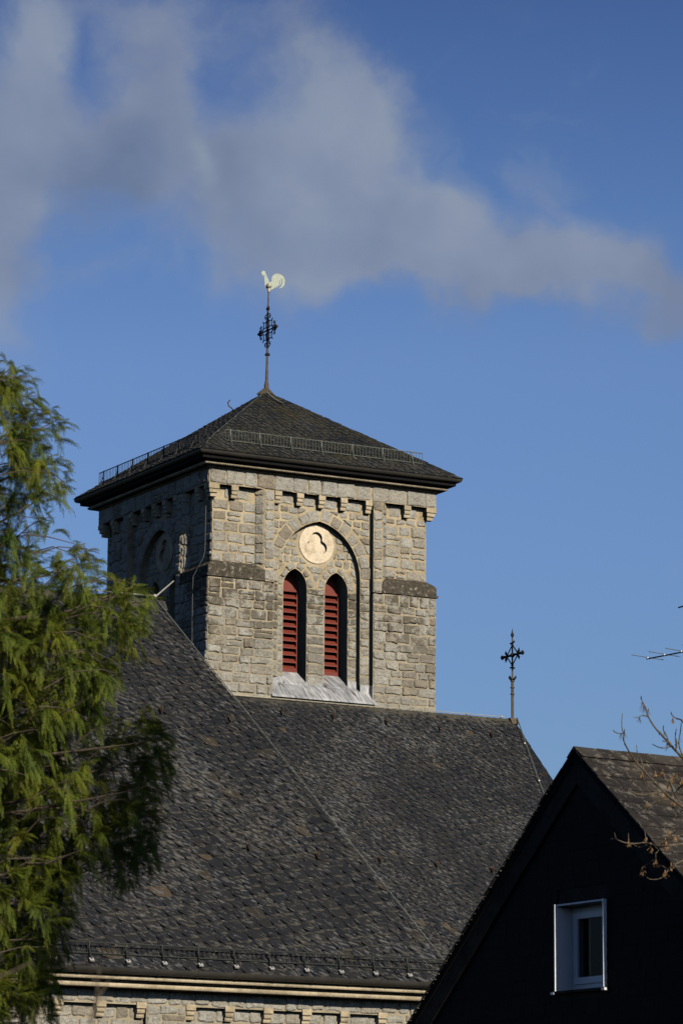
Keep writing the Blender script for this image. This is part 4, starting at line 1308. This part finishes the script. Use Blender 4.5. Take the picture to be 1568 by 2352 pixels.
for k in range(8):
    (a, o), (a2, o2) = fold[k], fold[k+1]
    ct.add([H(a, DP+.08+o, z0+.1), H(a2, DP+.08+o2, z0+.1), H(a2, DP+.08+o2, z1-.1), H(a, DP+.08+o, z1-.1)], [(0, 1, 2, 3)])
ct.build("curtain", M_white, wroot)
rm = MB(); rm.box((x0-.5, DP+.35, z0-.4), (x1+.5, DP+.40, z1+.3), H); rm.build("dark_room", M_dark, wroot)
sw = MB(); sw.box((x0-.05, OVH-.09, z0-.035), (x1+.05, DP-.1, z0), H); sw.build("sill", M_gable, wroot)
sc2 = MB(); sc2.box((x0-.06, OVH-.095, z0-.042), (x0+.01, OVH-.04, z0-.008), H); sc2.box((x1-.01, OVH-.095, z0-.042), (x1+.06, OVH-.04, z0-.008), H); sc2.build("sill_end", M_white, wroot)
hk = MB(); p = Vector(Or+Ur*.95+Vr*(top-1.05)); hk.tube([p+Nr*.02, p+Nr*.06-Vr*.10, p+Nr*.15-Vr*.05, p+Nr*.2+Vr*.1], [.02, .02, .018, .01], 6); hk.build("roof_hook", M_zinc, house)

# ------------------------------------------------------------------ aerial on the house ridge
ant = thing("tv_aerial", "thin metal television aerial with cross rods beside the house roof", "aerial")
mst = at(1660, 1600, 54.5); mfoot = Vector(H(0, 2.9, .0))
am = MB(); am.tube([mfoot, mfoot+Vector((0, 0, 3.6))], .022, 8); am.build("mast", M_zinc, ant)
def boom(tip_px, tip_py, z_up, n, sp, first):
    tip = at(tip_px, tip_py, 55.2)
    root_ = Vector((mfoot.x, mfoot.y, tip.z+.05)) if z_up else tip
    d = (root_-tip).normalized()
    b = MB(); b.tube([tip, root_+d*.3], .011, 6); bo = b.build("boom", M_dkzinc, ant)
    perp = d.cross(Vector((0, 0, 1))).normalized()
    for k in range(n):
        q = tip+d*(.02+sp*k)+Vector((0, 0, .02))
        e = MB(); e.tube([q-perp*first, q+perp*first], .006, 5); e.build("cross_rod", M_zinc, ant)
        e2 = MB(); e2.sphere(q-Vector((0, 0, .01)), .016, 5); e2.build("rod_clamp", M_white, ant)
boom(1484, 1513.5, True, 8, .33, .33)
boom(1557, 1395.5, True, 0, .36, .25)

# ------------------------------------------------------------------ conifer on the left
tree = thing("conifer_tree", "feathery green conifer with drooping sprays at the left edge", "tree")
TD = 42.0
def TP(px, py, dd=0.0): return at(px, py, TD+dd)
base = TP(-190, 1500); base = Vector((base.x, base.y, 0))
ttop = TP(-170, 640)
tk = MB()
tk.tube([base+Vector((.05*math.sin(k), .05*math.cos(k*1.3), 0))*(k > 0)+Vector(((ttop-base).x*k/8, (ttop-base).y*k/8, ttop.z*k/8)) for k in range(9)], [.34, .28, .25, .22, .19, .16, .12, .08, .03], 10)
tk.build("trunk", M_bark, tree)
OUT = [(-420, 700), (-160, 640), (-60, 800), (0, 830), (36, 816), (58, 846), (88, 852), (94, 898), (112, 935), (155, 948), (164, 985), (132, 1015), (158, 1072), (165, 1120), (128, 1160), (112, 1205), (98, 1235), (150, 1232), (210, 1246), (240, 1290), (236, 1330), (285, 1318), (330, 1308), (362, 1345), (354, 1395), (342, 1450), (318, 1500), (285, 1540), (262, 1590), (285, 1650),
       (345, 1605), (385, 1650), (405, 1700), (398, 1775), (372, 1830), (378, 1900), (358, 1985), (310, 2035), (270, 2030), (235, 1985), (200, 2000), (178, 2050), (172, 2150), (150, 2230), (132, 2370), (-420, 2400)]
def inside(x, y, poly):
    c = False; n = len(poly)
    for i in range(n):
        x1, y1 = poly[i]; x2, y2 = poly[i-1]
        if (y1 > y) != (y2 > y) and x < (x2-x1)*(y-y1)/(y2-y1)+x1: c = not c
    return c
def edge_dist(x, y):
    best = 1e9; n = len(OUT)
    for i in range(n):
        x1, y1 = OUT[i]; x2, y2 = OUT[i-1]
        dx, dy = x2-x1, y2-y1
        t = max(0, min(1, ((x-x1)*dx+(y-y1)*dy)/(dx*dx+dy*dy+1e-9)))
        best = min(best, math.hypot(x-x1-dx*t, y-y1-dy*t))
    return best
PXM = TD/FOC                                     # metres per unit at the tree
import numpy as np
fwd = Vector((math.sin(AZ), math.cos(AZ), 0))
nrng = np.random.default_rng(5)
def spray_template(rs, L, lb, nb):
    """one flat feathery spray: a drooping axis with forked branchlets, as thin tapering leaves of scale foliage"""
    tris = []
    sag = rs.uniform(.15, .45)
    def axis(t): return np.array([L*t*(1-.1*sag*t), 0, -sag*L*t*t])
    def sliver(p, q, w):
        d = q-p; side = np.array([-d[1], d[0], 0.0]); n_ = np.linalg.norm(side)
        side = side/n_ if n_ > 1e-6 else np.array([0, 1.0, 0])
        m = p*.55+q*.45
        tris.append((p, m-side*w, q)); tris.append((p, q, m+side*w))
    for k in range(6): sliver(axis(k/6), axis((k+1.25)/6), .0035)
    for k in range(nb):
        t = .10+.88*k/nb; sd = 1 if k % 2 else -1
        p = axis(t); l = lb*(1.0-.62*t)*rs.uniform(.75, 1.15)*(.55+.45*min(1, t*4))
        a = rs.uniform(.55, .85)
        d = np.array([math.cos(a), sd*math.sin(a), -rs.uniform(.1, .5)])
        q = p+d*l
        sliver(p, q, .0036)
        for f in (.35, .65):
            if l*f < .015: continue
            b = p+d*l*f
            for s2 in (1, -1):
                a2 = a*sd+s2*rs.uniform(.5, .8)
                e = np.array([math.cos(a2), math.sin(a2), -rs.uniform(.2, .7)])
                sliver(b, b+e*l*.45*(1.1-f*.6), .0030)
    return np.array(tris).reshape(-1, 3)
TPL = [spray_template(nrng, .20+.08*nrng.random(), .075, 13) for _ in range(10)]
V_all = []
def put_spray(pos, xdir, scale, roll):
    x = np.array(xdir); x = x/np.linalg.norm(x)
    up = np.array([0, 0, 1.0]) if abs(x[2]) < .93 else np.array(fwd)
    y = np.cross(up, x); y /= np.linalg.norm(y); z = np.cross(x, y)
    c, s_ = math.cos(roll), math.sin(roll)
    y2, z2 = y*c+z*s_, -y*s_+z*c
    T = TPL[nrng.integers(len(TPL))]*scale
    W = T[:, :1]*x+T[:, 1:2]*y2
    W = W+np.outer(T[:, 2], z2*.6+np.array([0, 0, .6]))
    V_all.append(W+np.array(pos))
R3 = np.array(vr); UP = np.array([0, 0, 1.0]); FW = np.array(fwd)
SPARSE = [(70, 1255, 60, 35, .25), (110, 1010, 30, 22, .3), (175, 1345, 45, 30, .4), (20, 1060, 40, 30, .45), (60, 930, 30, 26, .5), (215, 1745, 75, 110, .16), (240, 1880, 60, 60, .5), (120, 1560, 50, 60, .5), (90, 1330, 60, 50, .5), (60, 1140, 40, 40, .5), (200, 1440, 60, 60, .75), (250, 1590, 50, 40, .4), (30, 1000, 30, 40, .6)]
BAR = [(-180, 900, 60, 835), (-180, 1010, 165, 965), (-185, 1120, 150, 1050), (-185, 1210, 150, 1130), (-190, 1330, 235, 1270), (-190, 1420, 355, 1340), (-190, 1480, 345, 1420), (-195, 1600, 300, 1540), (-195, 1720, 240, 1600), (-195, 1690, 395, 1690), (-200, 1830, 200, 1790), (-200, 1850, 370, 1800), (-205, 1990, 250, 1940), (-205, 2080, 170, 2060), (-210, 2200, 140, 2180), (-210, 2330, 110, 2330)]
rng = random.Random(88)
for (x0, y0, x1, y1) in BAR:
    d1 = rng.uniform(-.7, .5)
    if 1560 < y1 < 1960: d1 = -1.15            # these limbs show bare in front of the foliage
    pts = []
    for k in range(9):
        t = k/8
        px = x0+(x1-30-x0)*t; py = y0+(y1-y0)*t + 45*math.sin(t*math.pi)*rng.uniform(.7, 1.1)
        pts.append(TP(px+rng.uniform(-5, 5), py+rng.uniform(-6, 6), d1*t))
    bm_ = MB(); bm_.tube(pts, [.038-.035*k/8 for k in range(9)], 6)
    bo = bm_.build("branch", M_bark, tree)
clumps = []
tries = 0
while len(clumps) < 900 and tries < 20000:
    tries += 1
    px, py = rng.uniform(-330, 410), rng.uniform(660, 2390)
    if not inside(px, py, OUT): continue
    keep = 1.0
    for (ex, ey, rx, ry, k) in SPARSE:
        if ((px-ex)/rx)**2+((py-ey)/ry)**2 < 1: keep = min(keep, k)
    if px < -20: keep *= .45
    if py < 1240: keep *= .85
    if rng.random() > keep: continue
    e = edge_dist(px, py)
    if e < 8: continue
    if any((px-a)**2+(py-b)**2 < 15.5**2 for a, b, *_ in clumps): continue
    clumps.append((px, py, e))
def plume(c, D, Lc, n, sc, droop, hang=.3):
    """a small bough: sprays set alternately along an arching stem, fanning towards its tip"""
    D = D/np.linalg.norm(D)
    side = np.cross(D, UP); side /= max(np.linalg.norm(side), 1e-6)
    for k in range(n):
        t = (k+rng.random())/n
        p = c+D*Lc*t-UP*droop*Lc*t*t
        tang = D-UP*2*droop*t; tang = tang/np.linalg.norm(tang)
        sd = 1 if k % 2 else -1
        d = tang+side*sd*rng.uniform(.15, .6)-UP*rng.uniform(0, hang)
        put_spray(p, d, sc*(1.1-.4*t)*rng.uniform(.75, 1.1), rng.uniform(-.9, .9))
for (px, py, e) in clumps:
    dd = rng.uniform(-1.0, 1.0)
    size = min(1.0, max(.35, e*PXM/.22))
    for q_ in range(4 if e < 40 else 6):
        c = np.array(TP(px+rng.uniform(-9, 9), py+rng.uniform(-14, 14), dd+rng.uniform(-.2, .2)))
        if rng.random() < .55:                   # rising, fan-like boughs
            D = R3*rng.uniform(.1, 1.0)+FW*rng.uniform(-.7, .5)+UP*rng.uniform(.1, .9)
            plume(c-D*.10*size, D, rng.uniform(.16, .30)*size, int(6+7*size), rng.uniform(.5, .8)*max(.7, size), rng.uniform(.1, .5), .25)
        else:                                    # hanging curtains
            D = R3*rng.uniform(-.4, .8)+FW*rng.uniform(-.8, .8)+UP*rng.uniform(-.7, .2)
            plume(c-D*.10*size, D, rng.uniform(.2, .36)*size, int(6+7*size), rng.uniform(.55, .85)*max(.7, size), rng.uniform(.4, 1.1), .7)
# thin twigs that carry the boughs
tw = MB()
for k, (px, py, e) in enumerate(clumps):
    if k % 2: continue
    c = TP(px, py, rng.uniform(-1.1, .9))
    b0 = c-vr*rng.uniform(.25, .6)-Vector((0, 0, rng.uniform(-.1, .25)))+fwd*rng.uniform(-.2, .3)
    mid = b0.lerp(c, .5)+Vector((0, 0, rng.uniform(.02, .08)))
    tw.tube([b0, mid, c, c+(c-mid)*.5-Vector((0, 0, .05))], [.008, .006, .004, .002], 4, False)
two = tw.build("twigs", M_bark, tree); two["kind"] = "stuff"
# plumes that stand clear of the outline
TIPS = [(25, 850, -70), (60, 868, -40), (20, 835, -100), (70, 905, -25), (90, 925, -10), (100, 965, -35), (130, 975, -50), (140, 1000, -20), (128, 1060, -15), (140, 1110, -35), (125, 1130, 10), (128, 1215, -50), (160, 1260, -60), (185, 1275, -45), (215, 1285, -30), (232, 1310, -10), (250, 1345, -55), (275, 1355, -60), (310, 1345, -50), (325, 1350, -35), (330, 1375, -5),
        (320, 1420, 20), (300, 1480, 40), (270, 1540, 60), (310, 1655, -45), (350, 1655, -30), (375, 1690, -15), (380, 1740, 20), (372, 1790, 40), (350, 1850, 30), (345, 1930, 40), (320, 1980, 70), (285, 2010, 80), (180, 1990, 50), (165, 2080, 45), (150, 2160, 50), (130, 2250, 60), (115, 2320, 60), (240, 1960, 70), (15, 880, -50)]
for (px, py, a) in TIPS:
    for k in range(2):
        ang = R(a+rng.uniform(-16, 16))
        d = R3*math.cos(ang)-UP*math.sin(ang)+FW*rng.uniform(-.3, .3)
        p = np.array(TP(px-18*math.cos(ang)+rng.uniform(-10, 6), py-18*math.sin(ang)+rng.uniform(-8, 10), rng.uniform(-.5, .5)))
        plume(p, d, rng.uniform(.16, .28), 9, rng.uniform(.55, .8), rng.uniform(.3, .6))
VA = np.concatenate(V_all); nv = len(VA)
me = bpy.data.meshes.new("crown")
me.vertices.add(nv); me.vertices.foreach_set("co", VA.astype(np.float32).ravel())
me.loops.add(nv); me.loops.foreach_set("vertex_index", np.arange(nv, dtype=np.int32))
me.polygons.add(nv//3); me.polygons.foreach_set("loop_start", np.arange(0, nv, 3, dtype=np.int32))
try: me.polygons.foreach_set("loop_total", np.full(nv//3, 3, dtype=np.int32))
except Exception: pass
me.update(calc_edges=True)
me.materials.append(M_leaf)
crown = bpy.data.objects.new("crown", me); scene.collection.objects.link(crown); crown.parent = tree
print("foliage faces", nv//3)

# ------------------------------------------------------------------ unseen conifer added towards the sun to shade the lower right boughs
nb = thing("conifer_tree", "tall slim unseen conifer added to shade the lower right boughs of the left tree", "tree")
Ptop = Vector(TP(318, 1600)); kk = 20.0
nt_ = Ptop+to_sun*(kk/math.hypot(to_sun.x, to_sun.y))
cxn, cyn = nt_.x+.55, nt_.y
bk = MB(); bk.tube([(cxn, cyn, 0), (cxn, cyn, nt_.z*.5), (cxn, cyn, nt_.z)], [.28, .18, .03], 8); bk.build("trunk", M_bark, nb)
V_keep = V_all; V_all = []
r2 = random.Random(4)
for k in range(6000):
    h = r2.random()**.7
    z = nt_.z+.2-h*9.0
    rr = .50+.6*max(0, h-.19)/.81+ .50*max(0, min(1, (h-.20)/.06))
    a = r2.uniform(0, 2*math.pi); q = math.sqrt(r2.random())*rr
    d = np.array([math.cos(a), math.sin(a), r2.uniform(-.5, .5)])
    put_spray(np.array([cxn+q*math.cos(a), cyn+q*math.sin(a), z]), d, r2.uniform(2.6, 3.6), r2.uniform(-1, 1))
VB_ = np.concatenate(V_all); nv = len(VB_)
me = bpy.data.meshes.new("crown")
me.vertices.add(nv); me.vertices.foreach_set("co", VB_.astype(np.float32).ravel())
me.loops.add(nv); me.loops.foreach_set("vertex_index", np.arange(nv, dtype=np.int32))
me.polygons.add(nv//3); me.polygons.foreach_set("loop_start", np.arange(0, nv, 3, dtype=np.int32))
me.update(calc_edges=True); me.materials.append(M_leaf)
oc = bpy.data.objects.new("crown", me); scene.collection.objects.link(oc); oc.parent = nb

# ------------------------------------------------------------------ bare ash tree on the right
ash = thing("ash_tree", "leafless ash branches with brown seed clusters hanging in front of the house roof", "tree")
AD = 44.0
def ZQ(a, b): return (1384.2+.198*a, 1568+.198*b)
rng = random.Random(61)
def twig(pts, r0, r1, dd=0.0, name="twig"):
    n = len(pts); out = []
    for k, (a, b) in enumerate(pts):
        x, y = ZQ(a, b)
        out.append(at(x, y, AD+dd+.25*math.sin(k*1.1+pts[0][0])))
    # subdivide for a softer line
    fin_ = []
    for k in range(n-1):
        p0, p1, p2, p3 = out[max(k-1, 0)], out[k], out[k+1], out[min(k+2, n-1)]
        for t in (0, .33, .66):
            fin_.append(.5*((2*p1)+(p2-p0)*t+(2*p0-5*p1+4*p2-p3)*t*t+(3*p1-p0-3*p2+p3)*t**3))
    fin_.append(out[-1])
    m_ = len(fin_)
    b = MB(); b.tube(fin_, [r0+(r1-r0)*k/(m_-1) for k in range(m_)], 6)
    for k in range(2, m_, 4):                    # buds and knots
        if rng.random() < .6: b.sphere(fin_[k], (r0+(r1-r0)*k/(m_-1))*1.7, 4)
    o = b.build(name, M_ashbark, ash)
    return o
TW = [([(440,155),(445,200),(490,290),(525,400),(600,520),(690,620),(770,710),(860,810),(928,880),(1080,1010),(1300,1200),(1600,1500)], .0045, .022, 0),
 ([(350,408),(410,400),(460,380),(525,400)], .004, .007, 0), ([(697,495),(700,560),(735,620),(760,690)], .004, .008, 0),
 ([(568,712),(610,735),(660,755),(730,755),(790,735)], .004, .008, .1), ([(688,668),(700,680),(745,690)], .004, .007, 0),
 ([(222,362),(215,500),(235,600),(240,680),(300,800),(385,930),(470,1020),(560,1120),(680,1240),(760,1320),(860,1400),(960,1470),(1150,1600),(1450,1800)], .0045, .018, -.4),
 ([(112,550),(140,575),(180,590),(235,590)], .004, .007, -.4), ([(250,535),(242,600)], .003, .006, -.4),
 ([(385,725),(400,830),(440,900),(470,1010)], .004, .008, -.4), ([(400,860),(395,935)], .003, .006, -.4),
 ([(785,340),(800,380),(850,415),(900,430),(928,465),(1000,560),(1150,760)], .0045, .012, .3),
 ([(905,465),(890,600),(875,700),(900,800),(935,860)], .0045, .010, .1), ([(848,535),(835,620),(845,760)], .004, .007, .1),
 ([(120,1060),(140,1130),(200,1190),(290,1245),(390,1290),(480,1298),(600,1280),(700,1258)], .004, .010, -.5),
 ([(500,1205),(560,1290),(600,1275)], .003, .006, -.5),
 ([(625,1290),(670,1340),(720,1355),(780,1330),(820,1300),(880,1220),(1000,1130)], .004, .009, -.2),
 ([(740,1150),(780,1210),(840,1310),(900,1400),(960,1470)], .005, .010, -.3), ([(590,1380),(650,1365),(720,1350)], .003, .006, -.2),
 ([(640,960),(660,1060),(720,1120),(800,1180)], .003, .007, .2), ([(760,1020),(840,1100),(900,1130),(1000,1110)], .004, .008, .2), ([(830,1560),(880,1500),(960,1470)], .003, .006, -.3),
 ([(65,1825),(130,1810),(180,1830),(270,1860),(400,1865),(470,1855),(550,1870),(650,1905),(750,1890),(928,1870),(1100,1850),(1400,1900)], .0045, .014, -.8),
 ([(130,1740),(150,1810),(160,1825)], .003, .006, -.8), ([(340,1870),(420,1910),(500,1890),(555,1870)], .004, .008, -.8),
 ([(480,1710),(500,1850)], .003, .006, -.8), ([(290,1745),(295,1855)], .003, .006, -.8),
 ([(690,1785),(770,1775),(860,1780),(928,1775),(1100,1750)], .004, .010, -.6), ([(860,1690),(840,1730),(750,1780)], .003, .006, -.6),
 ([(555,1870),(640,1940),(610,1980),(600,2050),(520,2100),(465,2150)], .003, .009, -.8),
 ([(500,2250),(530,2275),(600,2283),(680,2260),(760,2165)], .003, .006, -.9), ([(680,2120),(720,2150),(760,2165),(830,2110),(928,2060),(1100,1980)], .004, .010, -.9)]
for pts, r0, r1, dd in TW: twig(pts, r0, r1, dd, "branch" if len(pts) > 9 else "twig")
tp = at(1800, 2352, AD); tb = MB()
tb.tube([(tp.x, tp.y, 0), (tp.x+.05, tp.y, 2.5), (tp.x-.05, tp.y+.05, 5), tuple(at(1760, 1950, AD)), tuple(at(1700, 1865, AD)), tuple(at(1690, 1700, AD))], [.16, .14, .12, .09, .06, .04], 10)
tb.build("trunk", M_ashbark, ash)
KEYS = [(805,395,55,.3),(455,1030,60,-.4),(605,1020,70,.2),(690,1000,75,.2),(800,1070,90,.2),(850,1040,40,.2),(912,1110,70,.2),(750,1160,50,.2),(512,1375,85,-.5),(703,1270,50,-.2),(822,1340,105,-.3),(760,1700,60,-.6),(735,1850,75,-.6),(830,1770,45,-.6),(490,1770,55,-.8),(555,1880,75,-.8),(295,1810,75,-.8),(608,2030,90,-.8),(455,2130,90,-.8),(717,2155,85,-.9),(785,2080,80,-.9),(720,1790,60,-.6),(690,1840,50,-.6)]
def key_cluster(a, b, ln, dd, dark=False):
    x, y = ZQ(a, b); top = at(x, y, AD+dd+.12)
    mb = MB(); n = 30 if not dark else 12
    for k in range(n):
        L = ln*.00125*rng.uniform(.35, 1.1)
        off = Vector((rng.gauss(0, .010), rng.gauss(0, .010), 0))*(ln/70)
        st_ = top+off*.5-Vector((0, 0, L*.7))
        q = st_+off*1.3-Vector((0, 0, rng.uniform(.03, .045)))
        if dark:
            mb.tube([top, st_, q], [.0015, .0015, .001], 4); continue
        s_ = Vector((rng.uniform(-1, 1), rng.uniform(-1, 1), 0)).normalized()*.0042
        m1 = st_.lerp(q, .55); th_ = Vector((s_.y, -s_.x, 0))*.35
        mb.tube([top, st_], .0012, 4)
        mb.add([st_, m1+s_, q, m1-s_, m1+th_, m1-th_], [(0, 1, 4), (1, 2, 4), (2, 3, 4), (3, 0, 4), (1, 0, 5), (2, 1, 5), (3, 2, 5), (0, 3, 5)])
    mb.build("seed_cluster", M_ashbark if dark else M_keys, ash)
for a, b, ln, dd in KEYS: key_cluster(a, b, ln, dd)
for a, b, ln in ((450,200,120),(470,250,90),(520,290,70),(420,385,70),(240,560,80),(205,580,60),(740,690,70),(880,600,110),(715,560,60),(845,640,100),(400,900,60)):
    key_cluster(a, b, ln, 0, True)

# ------------------------------------------------------------------ thin bare twigs close to the camera
shr = thing("bare_shrub", "blurred thin bare twigs close by in front of the stone eaves", "shrub")
SD = 9.0
gp_ = at(215, 2700, SD); gp_ = Vector((gp_.x, gp_.y, 0))
def st(pts, r):
    P = [gp_, gp_.lerp(at(*pts[0], SD), .6)]+[at(x, y, SD+.1*math.sin(i)) for i, (x, y) in enumerate(pts)]
    b = MB(); b.tube(P, [r*2, r*1.4]+[r*(1-.6*i/len(pts)) for i in range(len(pts))], 6); b.build("stem", M_ashbark, shr)
st([(205, 2352), (225, 2295), (252, 2250), (277, 2205)], .0022)
st([(214, 2352), (221, 2290), (229, 2222), (245, 2150)], .0020)
st([(205, 2340), (232, 2280), (210, 2240), (196, 2200)], .0016)
st([(-60, 2300), (0, 2243), (75, 2210), (124, 2182), (178, 2165)], .0026)
